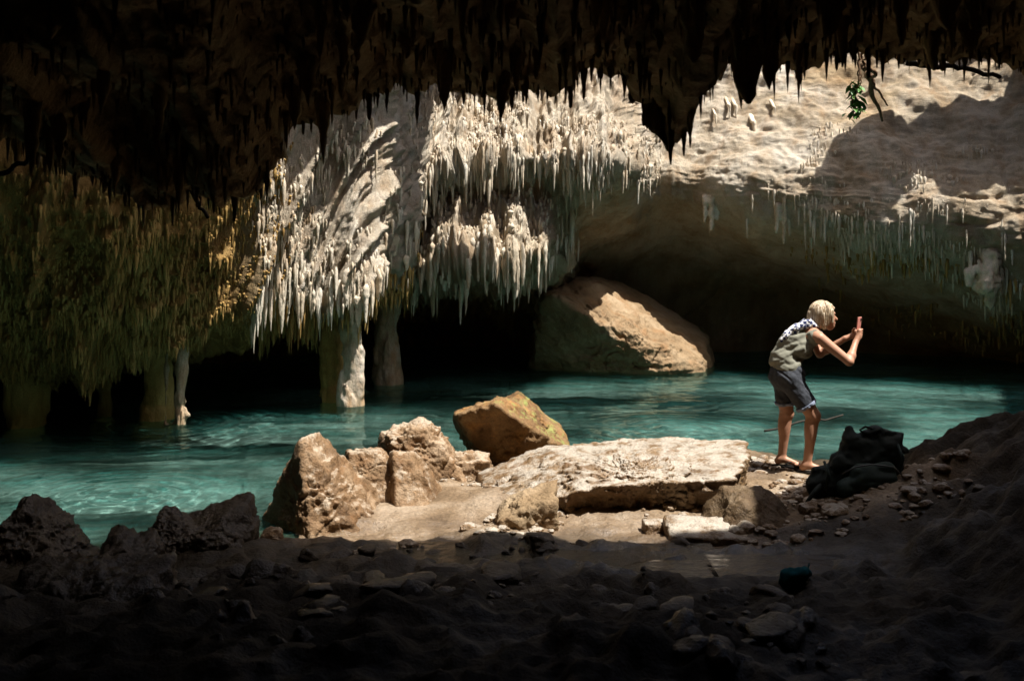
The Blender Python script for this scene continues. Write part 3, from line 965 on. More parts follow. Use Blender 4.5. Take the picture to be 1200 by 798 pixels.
# ------------------------------------------------------------------ stalactites
def drip_profile(sides, rings, seed, bump=0.18, curve=0.9):
    r = np.random.default_rng(seed)
    t = np.linspace(0, 1, rings)
    blunt = r.uniform(0.12, 0.42) if r.random() < 0.35 else 0.05
    rad = (1 - t) ** (curve * r.uniform(0.7, 1.5)) * (1 + bump * np.sin(t * r.uniform(8, 20) + r.uniform(0, 6)) + bump * np.sin(t * r.uniform(20, 34) + r.uniform(0, 6)) * 0.6) * 0.85
    rad = (rad + blunt) * (0.30 + 0.70 * sstep(-0.02, 0.20, t))
    rad[-1] = blunt * 0.5
    ang = np.arange(sides) * 2 * math.pi / sides
    lob = 1 + 0.18 * np.sin(2 * ang + r.uniform(0, 6)) + 0.12 * np.sin(3 * ang + r.uniform(0, 6))
    jit = 1 + r.uniform(-0.12, 0.12, (rings, sides))
    wob = np.cumsum(r.normal(0, 0.09, (rings, 2)), 0)
    wob -= wob[0]
    X = rad[:, None] * lob[None] * jit * np.cos(ang) + wob[:, :1] * 0.5
    Y = rad[:, None] * lob[None] * jit * np.sin(ang) + wob[:, 1:] * 0.5
    Z = -np.broadcast_to(t[:, None], X.shape)
    return np.stack([X, Y, Z], -1)                          # rings x sides x 3, unit radius, unit length


def drip_faces(rings, sides):
    fs = []
    for i in range(rings - 1):
        for j in range(sides):
            k = (j + 1) % sides
            fs.append((i * sides + j, (i + 1) * sides + j, (i + 1) * sides + k, i * sides + k))
    return np.array(fs)


def drip_mass(name, pts, rad, length, mat, label, sides=6, rings=7, lean=None, parent=None):
    n = len(pts)
    protos = [drip_profile(sides, rings, 100 + k) for k in range(24)]
    fs = drip_faces(rings, sides)
    pick = rng.integers(0, 24, n)
    V_ = np.empty((n, rings * sides, 3))
    rot = rng.uniform(0, 6.28, n)
    for k in range(24):
        m = pick == k
        if not m.any(): continue
        A = protos[k].reshape(-1, 3)
        c, s = np.cos(rot[m])[:, None], np.sin(rot[m])[:, None]
        X = (A[None, :, 0] * c - A[None, :, 1] * s) * rad[m][:, None]
        Y = (A[None, :, 0] * s + A[None, :, 1] * c) * rad[m][:, None]
        Z = A[None, :, 2] * length[m][:, None]
        V_[m] = np.stack([X, Y, Z], -1) + pts[m][:, None]
    FF = (fs[None] + (np.arange(n) * rings * sides)[:, None, None]).reshape(-1, 4)
    o = obj(name, V_.reshape(-1, 3), FF, mat, parent)
    tag(o, label, "dripstone", kind="stuff")
    return o


_variants = {}


def stalactite(p, r, L, mat, label, group, tilt=(0, 0)):
    key = (mat.name, int(rng.integers(0, 7)))
    if key not in _variants:
        A = drip_profile(12, 18, 500 + len(_variants) * 3, bump=0.15, curve=0.8)
        _variants[key] = make_mesh("stalactite", A.reshape(-1, 3), drip_faces(18, 12), mat)
    o = bpy.data.objects.new("stalactite", _variants[key])
    o.location = p
    o.scale = (r, r * rng.uniform(0.75, 1.2), L)
    o.rotation_euler = (tilt[0], tilt[1], rng.uniform(0, 6.28))
    COL.objects.link(o)
    tag(o, label, "stalactite", group)
    return o


def sample_loft(n, u0, u1, t0, t1, dens=None):
    """random points on the loft between two columns and two path parameters"""
    iu = np.flatnonzero((us >= u0) & (us <= u1)); it = np.flatnonzero((T >= t0) & (T <= t1))
    a = rng.choice(iu, n); b = rng.choice(it, n)
    p = P2_[a, b]; nn = NW[a, b]
    return p, nn, us[a], T[b]


def cl(p, f, seed=0, oct=2):
    return fbm(p * f + seed, oct)


# fine drips on the ochre ceiling
p, nn, uu, tt = sample_loft(11000, -40, 330, 1.0, 4.6)
k = cl(p * np.array([1, 1, 0.3]), 1.6, 2)
keep = (nn[:, 2] < 0.15)
p = p[keep]; k = k[keep]
L = np.clip(rng.gamma(1.6, 0.024, len(p)) * (1 + 0.9 * k), 0.012, 0.18)
drip_mass("dripstone_fringe", p + [0, 0, 0.03], 0.010 + 0.07 * L + rng.uniform(0, 0.012, len(p)), L + 0.03, M_OCHRE,
          "countless small ochre stalactites covering the low dripping ceiling")
# ochre underside behind the flowstone
p, nn, uu, tt = sample_loft(3000, 300, 480, 3.0, 5.3)
keep = (nn[:, 2] < 0.1); p = p[keep]
L = np.clip(rng.gamma(2.2, 0.06, len(p)), 0.04, 0.5)
drip_mass("dripstone_fringe", p + [0, 0, 0.03], 0.015 + 0.05 * L, L + 0.03, M_OCHRE, "small brown stalactites under the sunlit flowstone")
# flowstone ribs and drips
p, nn, uu, tt = sample_loft(1500, 285, 490, 1.3, 3.3)
k = cl(p * np.array([1, 1, 0.5]), 2.2, 3, 3)
kp = k > -0.12
p, nn, tt = p[kp], nn[kp], tt[kp]
L = np.clip(rng.gamma(1.8, 0.07, len(p)) * (0.7 + 0.8 * (tt > 2.7)), 0.04, 0.5)
drip_mass("dripstone_fringe", p + nn * 0.01 + [0, 0, 0.05], 0.016 + 0.055 * L, L + 0.05, M_PALE, "pale ribs and drips down the sunlit flowstone")
# the sunlit curtain: rows of icicles
p, nn, uu, tt = sample_loft(4200, 480, 775, 1.2, 3.35)
k = cl(p * np.array([0.6, 0.6, 2.2]), 1.5, 6, 2)
k3 = cl(p * np.array([1, 1, 0.2]), 5.0, 16, 2)
keep = ((k > 0.12) | (tt > 2.65)) & (k3 > -0.25)
p, nn, tt = p[keep], nn[keep], tt[keep]
L = np.clip(rng.gamma(1.8, 0.050, len(p)) * (0.8 + 0.5 * (tt > 2.65)) * (1 + 0.6 * cl(p, 1.2, 7)), 0.04, 0.5)
drip_mass("dripstone_fringe", p + nn * 0.01 + [0, 0, 0.04], (0.010 + 0.06 * L) * rng.lognormal(0, 0.4, len(p)), L + 0.04, M_PALE, "countless white stalactites in rows on the sunlit curtain")
# the lower curtain
p, nn, uu, tt = sample_loft(2600, 478, 668, 3.9, 5.25)
k = cl(p * np.array([1, 1, 0.5]), 2.4, 9, 3)
keep = (k > -0.25) & (rng.random(len(p)) < 0.5); p, k = p[keep], k[keep]
L = np.clip(rng.gamma(1.8, 0.075, len(p)) * (1 + 1.0 * k), 0.03, 0.62)
drip_mass("dripstone_fringe", p + [0, 0, 0.05], (0.014 + 0.055 * L) * rng.lognormal(0, 0.4, len(p)), L + 0.05, M_PALE, "countless tan stalactites of the lower curtain")
# wall edge
p, nn, uu, tt = sample_loft(2600, 830, 1240, 2.75, 5.2)
k = cl(p, 0.9, 4, 3)
keep = (nn[:, 2] < 0.0) & (k + 0.5 * sstep(900, 1100, us[0] * 0 + uu) > 0.15)
p = p[keep]
L = np.clip(rng.gamma(1.5, 0.065, len(p)), 0.03, 0.45)
drip_mass("dripstone_fringe", p + [0, 0, 0.03], 0.012 + 0.05 * L, L + 0.03, M_PALE, "small tan stalactites scattered under the edge of the far wall")
p, nn, uu, tt = sample_loft(1300, 900, 1300, 4.4, 6.4)
keep = (nn[:, 2] < 0.3) & (rng.random(len(p)) < sstep(900, 1090, uu)) & (cl(p, 0.9, 44, 3) > -0.25); p = p[keep]
L = np.clip(rng.gamma(1.8, 0.055, len(p)), 0.03, 0.45)
drip_mass("dripstone_fringe", p + [0, 0, 0.03], 0.02 + 0.05 * L, L + 0.03, M_OCHRE, "dim brown stalactites in the shaded recess of the far wall")
p, nn, uu, tt = sample_loft(1500, 880, 1240, 2.0, 3.2)
k = cl(p * np.array([1, 1, 2]), 0.9, 14, 3)
p, nn = p[k > 0.1], nn[k > 0.1]
L = np.clip(rng.gamma(1.6, 0.06, len(p)), 0.03, 0.35)
drip_mass("dripstone_fringe", p + nn * 0.04 + [0, 0, 0.04], (0.012 + 0.05 * L) * rng.lognormal(0, 0.35, len(p)), L + 0.04, M_PALE, "short tan stalactites on the rounded lower face of the far wall")
# near roof drips
iu = rng.integers(0, len(xs), 4200); it = rng.choice(np.flatnonzero((Tn > 1.3) & (Tn < 3.15)), 4200)
p = Q2[iu, it]
L = np.clip(rng.gamma(1.8, 0.026, len(p)), 0.01, 0.16)
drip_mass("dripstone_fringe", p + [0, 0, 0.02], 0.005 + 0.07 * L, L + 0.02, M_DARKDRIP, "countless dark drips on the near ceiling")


iu = rng.integers(0, len(xs), 420); it = rng.choice(np.flatnonzero((Tn > 1.6) & (Tn < 2.9)), 420)
p = Q2[iu, it]
L = np.clip(rng.gamma(2.2, 0.05, len(p)), 0.04, 0.3)
drip_mass("dripstone_fringe", p + [0, 0, 0.03], (0.014 + 0.10 * L) * rng.lognormal(0, 0.35, len(p)), L + 0.03, M_NEAR, "thick stubby drips merging over the near ceiling", sides=9, rings=10)


# --- single stalactites
def lip_point(u):
    i = np.argmin(np.abs(600 + xs / lipY * F - u)); j = int(np.argmin(np.abs(Tn - 3.0)))
    return Q2[i, j]


u = -10.0
while u < 1215:
    q = lip_point(u)
    Y = q[1]
    big = rng.random() < 0.22
    Lp = rng.uniform(18, 34) if big else rng.uniform(5, 17)
    rp = rng.uniform(2.4, 4.2) if big else rng.uniform(1.1, 2.6)
    if 800 < u < 812: u += 5; continue
    lab = ("dark stalactite in the row along the near ceiling edge against the pale wall" if u > 806 else
           "dark stalactite along the near ceiling edge in front of the white curtain" if u > 440 else
           "dim stalactite along the low near ceiling edge before the ochre ceiling")
    grp = ("stalactites along the near ceiling edge by the pale wall" if u > 806 else
           "stalactites along the near ceiling edge by the white curtain" if u > 440 else "stalactites along the low near ceiling edge")
    stalactite(q + np.array([0, -0.02 + rng.uniform(-0.05, 0.03), 0.05]), rp * Y / F * 1.15, Lp * Y / F + 0.05, M_DARKDRIP, lab, grp)
    u += rng.uniform(7, 19)

for n, u0, u1, t0, t1, Lr, rr, mat, lab, grp in (
    (60, 485, 770, 2.7, 3.2, (0.12, 0.38), (0.016, 0.034), M_PALE, "white stalactite in the lower row of the sunlit curtain", "white stalactites of the sunlit curtain"),
    (44, 482, 664, 4.7, 5.2, (0.15, 0.6), (0.025, 0.05), M_PALE, "tan stalactite hanging from the lower shaded curtain over the pool", "tan stalactites of the lower curtain"),
    (34, 300, 480, 2.6, 3.2, (0.12, 0.42), (0.03, 0.06), M_PALE, "pale stalactite at the foot of the sunlit flowstone", "stalactites at the foot of the flowstone"),
    (30, 870, 1190, 3.0, 4.4, (0.15, 0.45), (0.02, 0.04), M_PALE, "tan stalactite under the edge of the far layered wall", "stalactites under the edge of the far wall"),
):
    p, nn, uu, tt = sample_loft(n, u0, u1, t0, t1)
    for q in p:
        L = rng.uniform(*Lr)
        stalactite(q + np.array([0, -0.02, 0.08]), rng.uniform(*rr) * (0.7 + L), L + 0.08, mat, lab, grp)


def surf_at(u, v):
    """point of the cave wall seen at a view position (nearest of its front face)"""
    i = int(np.argmin(np.abs(us - u)))
    vv = HV - (P2_[i, :, 2] - HC) / P2_[i, :, 1] * F
    j = int(np.argmin(np.abs(vv[24:200] - v))) + 24
    return P2_[i, j]


def blob_obj(name, sdf, mat, label, cat, group=None, parent=None):
    v, f = sdf.mesh()
    o = obj(name, v, f, mat, parent)
    if label: tag(o, label, cat, group)
    return o


for (u_, v_, Lp, rp) in ((853, 128, 30, 2.2), (861, 128, 40, 2.6), (881, 148, 42, 3.2), (906, 130, 22, 1.8), (838, 138, 18, 1.8)):
    q = surf_at(u_, v_); k_ = q[1] / F
    s = SDF(q + [-0.3, -0.5, -Lp * k_ - 0.1], q + [0.3, 0.5, 0.5], 0.016)
    s.cap(q + [0, 0.2, 0.22], q + [0, -0.12, 0.02], rp * 1.2 * k_, rp * 0.8 * k_, 0.02).cap(q + [0, -0.12, 0.05], q + [0.01, -0.15, -Lp * k_ * 0.6], rp * 0.8 * k_, rp * k_ * 0.5, 0.015)
    s.cap(q + [0.01, -0.15, -Lp * k_ * 0.6], q + [0, -0.15, -Lp * k_], rp * k_ * 0.5, 0.010, 0.01)
    s.add_noise(lambda p: 0.008 * ridged(p * np.array([10, 10, 4]), 2))
    blob_obj("stalactite", s, M_PALE, "slim pale stalactite alone on the bright face of the far wall", "stalactite", "slim stalactites on the bright face of the far wall")
# large drapery hanging from the far wall
q = W(1158, 275, 16.1)
s = SDF(q + [-0.6, -0.5, -1.6], q + [0.75, 1.5, 1.1], 0.024)
s.cap(q + [0.05, 0.1, 0.3], q + [0.1, 1.2, 0.75], 0.26, 0.3, 0.08).cap(q + [-0.25, 0.1, 0.1], q + [-0.2, 1.0, 0.6], 0.12, 0.2, 0.08)
s.cap(q + [0.06, 0.1, 0.5], q + [0.04, 0, -0.45], 0.24, 0.16, 0.06).cap(q + [0.04, 0, -0.38], q + [-0.06, -0.05, -0.8], 0.19, 0.21, 0.07)
s.cap(q + [-0.02, 0, -0.64], q + [0.04, 0, -1.25], 0.21, 0.06, 0.06).cap(q + [0.15, 0, -0.64], q + [0.19, 0, -0.96], 0.14, 0.06, 0.05)
s.cap(q + [-0.26, 0.05, 0.12], q + [-0.26, 0, -0.7], 0.09, 0.06, 0.05).cap(q + [-0.28, 0, -0.64], q + [-0.31, 0, -0.8], 0.1, 0.04, 0.05)
s.add_noise(lambda p: 0.045 * ridged(p * np.array([6, 6, 2.0]), 3) + 0.025 * fbm(p * 12, 3))
blob_obj("stalactite", s, M_PALE, "big bulging tan stalactite drapery hanging low from the far wall", "stalactite")
# heavy tooth of the near roof
q = W(790, 70, 4.6)
s = SDF(q + [-0.45, -0.3, -0.62], q + [0.2, 0.5, 0.4], 0.012)
s.cap(q + [-0.02, 0.1, 0.3], q + [0.0, 0.03, -0.30], 0.075, 0.055, 0.03).cap(q + [0.0, 0.03, -0.28], q + [-0.015, 0, -0.43], 0.055, 0.012, 0.03)
s.cap(q + [-0.10, 0.1, 0.3], q + [-0.09, 0.02, -0.28], 0.09, 0.05, 0.03).cap(q + [-0.2, 0.1, 0.3], q + [-0.18, 0.02, -0.16], 0.09, 0.03, 0.03)
s.add_noise(lambda p: 0.02 * ridged(p * np.array([18, 18, 2.5]), 2) + 0.006 * fbm(p * 30, 2))
blob_obj("stalactite", s, M_DARKDRIP, "broad dark stalactite curtain hanging lowest from the near ceiling edge", "stalactite")
# hanging clusters on the shaded overhang
for u_, v_, sc in ((835, 262, 1.0), (917, 270, 1.2)):
    i = int(np.argmin(np.abs(us - u_))); j = int(np.argmin(np.abs(T - 3.9)))
    q = P2_[i, j]
    s = SDF(q + [-0.3, -0.3, -0.55], q + [0.3, 0.3, 0.3], 0.018)
    for a, b, l in ((-0.1, 0, 0.25), (0.0, -0.03, 0.4), (0.09, 0.02, 0.28), (0.04, 0.05, 0.2)):
        s.cap(q + [a, b, 0.15], q + [a * 1.2, b, -l * sc], 0.07, 0.02, 0.03)
    s.add_noise(lambda p: 0.02 * fbm(p * 14, 3))
    blob_obj("stalactite", s, M_PALE, "small forked stalactite cluster alone under the smooth shaded overhang" if sc == 1.0 else
             "forked stalactite cluster under the overhang edge beside the person's head", "stalactite")

# ------------------------------------------------------------------ columns standing in the pool
def column(u_, vb, vt, wpx, mat, label, seed, extra=(), Y=None, bulge=0.0):
    Y = Y or HC * F / (vb - HV)
    px = Y / F
    base = W(u_, vb, Y); base[2] = 0
    top = HC + (HV - vt) * px
    r = wpx * px / 2
    lo = base + [-r * 3.2 - 0.1, -r * 2.5 - 0.1, -1.6]; hi = base + [r * 3.2 + 0.1, r * 2.5 + 0.1, top + 0.5]
    s = SDF(lo, hi, max(0.02, r / 9))
    H = top + 0.4
    rr = np.random.default_rng(seed)
    pts = [base + [0, 0, -1.5], base + [rr.uniform(-.1, .1) * r, 0, 0.1], base + [rr.uniform(-.15, .15) * r, 0, H * 0.4], base + [rr.uniform(-.15, .15) * r, 0, H * 0.75], base + [0, 0, H]]
    rad = [r * (1.15 + bulge), r * (1.0 + bulge), r * 0.92, r * 0.9, r * 1.35]
    s.chain(pts, rad, 0.03)
    for dx, dy, z0, z1, rs in extra:
        s.cap(base + [dx * r, dy * r, z0], base + [dx * r * 0.9, dy * r, min(z1, H)], rs * r, rs * r * 0.7, 0.04)
    sd = seed * 3.1
    s.add_noise(lambda p: r * (0.30 * ridged(p * np.array([1.6, 1.6, 0.5]) / r * 0.5 + sd, 2) + 0.10 * fbm(p * 9 + sd, 3) + 0.05 * ridged(p * np.array([14, 14, 3]), 2)))
    v, f = s.mesh()
    o = obj("stone_column", v - base, f, mat, loc=base)
    tag(o, label, "column")
    return o


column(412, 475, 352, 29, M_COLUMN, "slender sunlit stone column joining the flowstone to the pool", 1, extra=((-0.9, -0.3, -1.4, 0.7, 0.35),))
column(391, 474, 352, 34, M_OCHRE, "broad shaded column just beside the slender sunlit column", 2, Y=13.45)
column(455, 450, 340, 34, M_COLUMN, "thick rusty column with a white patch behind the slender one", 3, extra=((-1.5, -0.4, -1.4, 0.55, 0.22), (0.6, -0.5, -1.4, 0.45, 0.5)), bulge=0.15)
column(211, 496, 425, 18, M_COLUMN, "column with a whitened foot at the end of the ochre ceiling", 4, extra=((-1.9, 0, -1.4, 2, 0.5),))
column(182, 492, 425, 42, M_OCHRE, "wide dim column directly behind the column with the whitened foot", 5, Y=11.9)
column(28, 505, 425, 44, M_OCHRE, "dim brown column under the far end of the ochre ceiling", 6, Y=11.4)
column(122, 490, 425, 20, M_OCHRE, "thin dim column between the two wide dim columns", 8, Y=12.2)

# ------------------------------------------------------------------ rocks
def ico(sub):
    bm = bmesh.new()
    bmesh.ops.create_icosphere(bm, subdivisions=sub, radius=1)
    v = np.array([x.co[:] for x in bm.verts]); f = np.array([[x.index for x in fc.verts] for fc in bm.faces])
    bm.free()
    return v, f


_ICO = {}


def rock(name, c, planes, mat, label, seed=0, sub=6, sharp=14, amp=0.05, freq=3.0, group=None, cat="rock", layered=0, moss=None):
    """boulder cut by planes (normal, distance from c), edges softened, then broken up by noise"""
    if sub not in _ICO: _ICO[sub] = ico(sub)
    d, f = _ICO[sub]
    inv = np.zeros(len(d))
    for n, dist in planes:
        n = np.array(n, float); n /= np.linalg.norm(n)
        inv += np.maximum(d @ n / dist, 0) ** sharp
    r = 1 / np.maximum(inv, 1e-12) ** (1 / sharp)
    p = d * r[:, None]
    size = r.mean()
    s0 = seed * 7.7
    q = p / size
    disp = amp * (0.9 * ridged(q * freq * 0.5 + s0, 3) + 0.7 * fbm(q * freq + s0, 4) + 0.28 * fbm(q * freq * 5 + s0, 3) + 0.16 * ridged(q * freq * 11 + s0, 3))
    ck = 1 - np.abs(vnoise(q * freq * 0.55 + 0.35 * fbm(q * freq, 2)[:, None] + s0 + 51))
    disp -= amp * 1.3 * sstep(0.90, 1.0, ck) * sstep(-0.3, 0.2, vnoise(q * 1.3 + s0))
    if layered: disp += layered * ridged(q * np.array([1.5, 1.5, 6]) + s0, 3)
    p = p + d * (disp * size)[:, None]
    o = obj(name, p, f, mat, loc=c)
    tag(o, label, cat, group)
    return o


def box_planes(ax, ay, zt, zb, tilt=(0, 0)):
    return [((1, 0, 0), ax), ((-1, 0, 0), ax), ((0, 1, 0), ay), ((0, -1, 0), ay), ((tilt[0], tilt[1], 1), zt), ((0, 0, -1), zb)]


# sloping outcrop at the back of the pool
c = W(722, 425, 17.4)
rock("rock_outcrop", c, [((0.46, -0.30, 0.84), 0.72), ((0.92, -0.3, 0.18), 1.36), ((-0.40, -1, -0.70), 0.36), ((0.3, -1, 0.15), 0.76), ((-1, 0, 0.1), 1.4), ((-0.05, -0.1, 1), 1.28), ((0, 1, 0), 1.8), ((0, 0, -1), 0.9)],
     M_OUTCROP, "sloping tan rock bulge standing out of the water at the back of the pool", 40, amp=0.05, freq=5, sharp=22, sub=7, cat="rock", layered=0.03)
# pointed rock at the water's edge
c = W(366, 598, 7.05)
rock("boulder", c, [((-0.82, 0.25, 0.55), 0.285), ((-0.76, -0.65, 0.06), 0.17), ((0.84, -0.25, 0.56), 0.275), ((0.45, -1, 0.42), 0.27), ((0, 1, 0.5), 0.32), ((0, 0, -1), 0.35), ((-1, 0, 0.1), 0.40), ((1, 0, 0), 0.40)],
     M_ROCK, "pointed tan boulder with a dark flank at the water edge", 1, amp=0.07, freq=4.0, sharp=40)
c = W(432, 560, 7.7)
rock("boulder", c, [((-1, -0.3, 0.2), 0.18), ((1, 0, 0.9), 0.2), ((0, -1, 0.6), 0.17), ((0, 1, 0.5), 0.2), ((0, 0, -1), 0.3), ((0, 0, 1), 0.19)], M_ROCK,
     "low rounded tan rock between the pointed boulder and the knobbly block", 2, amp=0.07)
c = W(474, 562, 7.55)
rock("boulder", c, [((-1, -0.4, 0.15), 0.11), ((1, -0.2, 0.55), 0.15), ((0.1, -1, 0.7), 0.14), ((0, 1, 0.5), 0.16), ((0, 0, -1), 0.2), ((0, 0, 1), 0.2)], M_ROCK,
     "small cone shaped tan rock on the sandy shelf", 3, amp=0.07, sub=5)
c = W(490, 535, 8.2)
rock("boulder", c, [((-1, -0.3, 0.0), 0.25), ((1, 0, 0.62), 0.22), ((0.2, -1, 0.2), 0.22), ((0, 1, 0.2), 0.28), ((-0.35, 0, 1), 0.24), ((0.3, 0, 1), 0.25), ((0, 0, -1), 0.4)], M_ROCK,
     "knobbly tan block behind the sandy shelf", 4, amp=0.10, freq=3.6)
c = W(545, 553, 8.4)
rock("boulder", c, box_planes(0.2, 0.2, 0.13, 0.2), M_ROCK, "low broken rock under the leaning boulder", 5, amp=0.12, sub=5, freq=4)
# leaning boulder: flat sloping mossy top, undercut dark face
c = W(600, 510, 9.1)
LEAN = [((-1, -0.25, -0.62), 0.36), ((0.64, -0.16, 0.75), 0.265), ((-0.3, 0.1, 1), 0.33), ((-0.05, -1, -0.62), 0.30), ((0.5, -1, -0.35), 0.38), ((1, 0, -0.2), 0.52), ((0, 1, 0), 0.34), ((0.1, 0, -1), 0.25), ((-1, 0, 0.1), 0.53)]


def mossy():
    m = stone("mossy_limestone", (0.07, 0.035, 0.011), (0.16, 0.088, 0.034), (0.28, 0.185, 0.09), scale=2.4, stain=(0.36, 0.18, 0.05), stain_amt=0.5, bump=0.7, bump_scale=12)
    nt = m.node_tree
    bs = [n for n in nt.nodes if n.type == 'BSDF_PRINCIPLED'][0]
    src = bs.inputs['Base Color'].links[0].from_socket
    tc = nt.nodes.new("ShaderNodeTexCoord")
    sep = nt.nodes.new("ShaderNodeSeparateXYZ"); nt.links.new(tc.outputs['Normal'], sep.inputs[0])
    up = n_math(nt, 'ADD', n_math(nt, 'MULTIPLY', sep.outputs[2], 0.8), n_math(nt, 'MULTIPLY', sep.outputs[0], 0.6))
    k = n_noise(nt, tc.outputs['Object'], 9, 5, 0.65)
    mask = n_math(nt, 'MULTIPLY', n_math(nt, 'SUBTRACT', up, 0.62), 5.0, True)
    mask = n_math(nt, 'MULTIPLY', mask, n_math(nt, 'MULTIPLY', n_math(nt, 'SUBTRACT', k, 0.50), 6.0, True))
    nt.links.new(n_mix(nt, mask, src, (0.20, 0.215, 0.06)), bs.inputs['Base Color'])
    return m


rock("boulder", c, LEAN, mossy(), "leaning wedge boulder with yellow green moss on its sloping top", 6, amp=0.065, freq=4.2, sharp=26)
# long flat slab
c = W(742, 573, 7.35)
SLAB = [((-0.07, -0.05, 1), 0.165), ((-0.40, -0.12, 1), 0.29), ((0, -1, -0.62), 0.34), ((-0.5, -1, -0.5), 0.58), ((0.95, -0.3, -0.12), 0.72), ((-1, -0.3, 0.1), 0.88), ((0, 1, 0), 0.85), ((0, 0, -1), 0.36), ((0.5, 1, 0), 0.9)]
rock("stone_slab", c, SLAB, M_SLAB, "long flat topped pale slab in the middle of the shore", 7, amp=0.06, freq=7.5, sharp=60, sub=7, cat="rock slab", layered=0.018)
c = W(618, 604, 6.75)
rock("boulder", c, box_planes(0.19, 0.16, 0.10, 0.25, (-0.4, -0.2)), M_OUTCROP, "low orange brown rock at the foot of the long slab", 8, amp=0.10, freq=3.5, sub=5)
c = W(828, 628, 6.35)
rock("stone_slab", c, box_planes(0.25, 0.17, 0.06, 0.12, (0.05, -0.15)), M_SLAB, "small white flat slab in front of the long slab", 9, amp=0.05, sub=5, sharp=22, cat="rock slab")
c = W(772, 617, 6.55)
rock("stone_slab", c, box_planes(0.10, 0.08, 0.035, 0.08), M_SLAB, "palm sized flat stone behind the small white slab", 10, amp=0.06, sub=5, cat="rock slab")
c = W(872, 612, 6.55)
rock("boulder", c, [((0.55, -0.5, 0.75), 0.16), ((-0.9, -0.3, 0.6), 0.15), ((0, -1, 0.4), 0.2), ((1, 0, 0.4), 0.3), ((0, 1, 0), 0.2), ((0, 0, -1), 0.25), ((0, 0, 1), 0.19)], M_RAW,
     "angular dark brown rock between the white slab and the backpack", 11, amp=0.07, sub=5)
# dark rocks of the near bank
for u_, v_, Y, w_, h_, seed, lab in (
    (38, 640, 5.9, 0.26, 0.30, 21, "dark pyramid shaped rock at the end of the near bank"),
    (147, 668, 5.7, 0.17, 0.17, 22, "dark square topped rock on the near bank beside the pyramid rock"),
    (205, 640, 6.15, 0.20, 0.20, 23, "dark rock with a small knob on the near bank"),
    (240, 640, 6.2, 0.26, 0.14, 24, "low dark rock trailing from the knobbed rock"),
    (318, 634, 6.5, 0.065, 0.06, 25, "fist sized pale stone in the shallow inlet"),
    (95, 745, 4.6, 0.35, 0.22, 26, "large rounded dark rock low on the near bank"),
):
    c = W(u_, v_, Y)
    if seed == 21:
        pl = [((-1, 0, 0.75), w_ * 0.72), ((1, 0, 0.8), w_ * 0.66), ((0, -1, 0.8), w_ * 0.7), ((0, 1, 0.5), w_ * 0.8), ((0, 0, -1), 0.3), ((0, 0, 1), h_)]
    elif seed == 23:
        pl = [((-1, 0, 0.5), w_ * 0.8), ((1, 0, 0.9), w_ * 0.6), ((0, -1, 0.7), w_ * 0.7), ((0, 1, 0.4), w_), ((0, 0, -1), 0.3), ((0, 0, 1), h_)]
    else:
        pl = box_planes(w_, w_ * 0.75, h_, 0.3, (rng.uniform(-0.3, 0.3), -0.3)) + [((0.7, -0.5, 0.7), w_ * 0.95), ((-0.7, -0.4, 0.7), w_ * 0.95)]
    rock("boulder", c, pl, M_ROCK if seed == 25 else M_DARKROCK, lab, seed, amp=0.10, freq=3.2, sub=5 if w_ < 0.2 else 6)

# shingle and small stones, far too many to count
n = 2600
px_ = rng.uniform(-1.2, 3.0, n); py_ = rng.uniform(6.0, 9.4, n)
kk = fbm(np.stack([px_, py_, px_ * 0], 1) * 1.5, 3) - 0.5 * np.exp(-(((px_ - 0.9) / 0.9) ** 2 + ((py_ - 6.55) / 0.35) ** 2)) + 0.9 * np.exp(-(((px_ - 2.25) / 0.6) ** 2 + ((py_ - 7.8) / 1.0) ** 2)) - 0.7 * np.exp(-(((px_ + 0.75) / 0.5) ** 2 + ((py_ - 7.35) / 0.4) ** 2))
m_ = kk > 0.1
px_, py_ = px_[m_], py_[m_]
pz_ = ground_z(px_, py_)
iv, if_ = ico(2)
sv, sf = [], []
for i in range(len(px_)):
    r = rng.gamma(2.0, 0.009) + 0.008
    q = iv * (r * rng.uniform(0.6, 1.4, 3)) * np.array([1, 1, 0.6]) * (1 + 0.25 * vnoise(iv * 1.7 + i * 3.3))[:, None]
    sf.append(if_ + len(sv) * len(iv)); sv.append(q + [px_[i], py_[i], pz_[i] + r * 0.15])
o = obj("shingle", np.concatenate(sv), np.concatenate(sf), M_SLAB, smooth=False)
tag(o, "loose pale shingle and small stones on the shore", "shingle", kind="stuff")
def chip(seed, sub):
    """angular broken stone, unit size"""
    r = np.random.default_rng(seed)
    d, f = ico(sub)
    inv = np.zeros(len(d))
    for k in range(11):
        nn_ = r.normal(0, 1, 3); nn_ /= np.linalg.norm(nn_)
        inv += np.maximum(d @ nn_ / r.uniform(0.55, 0.95), 0) ** 26
    v_ = d / (np.maximum(inv, 1e-9) ** (1 / 26))[:, None]
    v_ = np.clip(v_, -1.4, 1.4)
    return v_ * (1 + 0.06 * fbm(v_ * 3 + seed, 3))[:, None], f


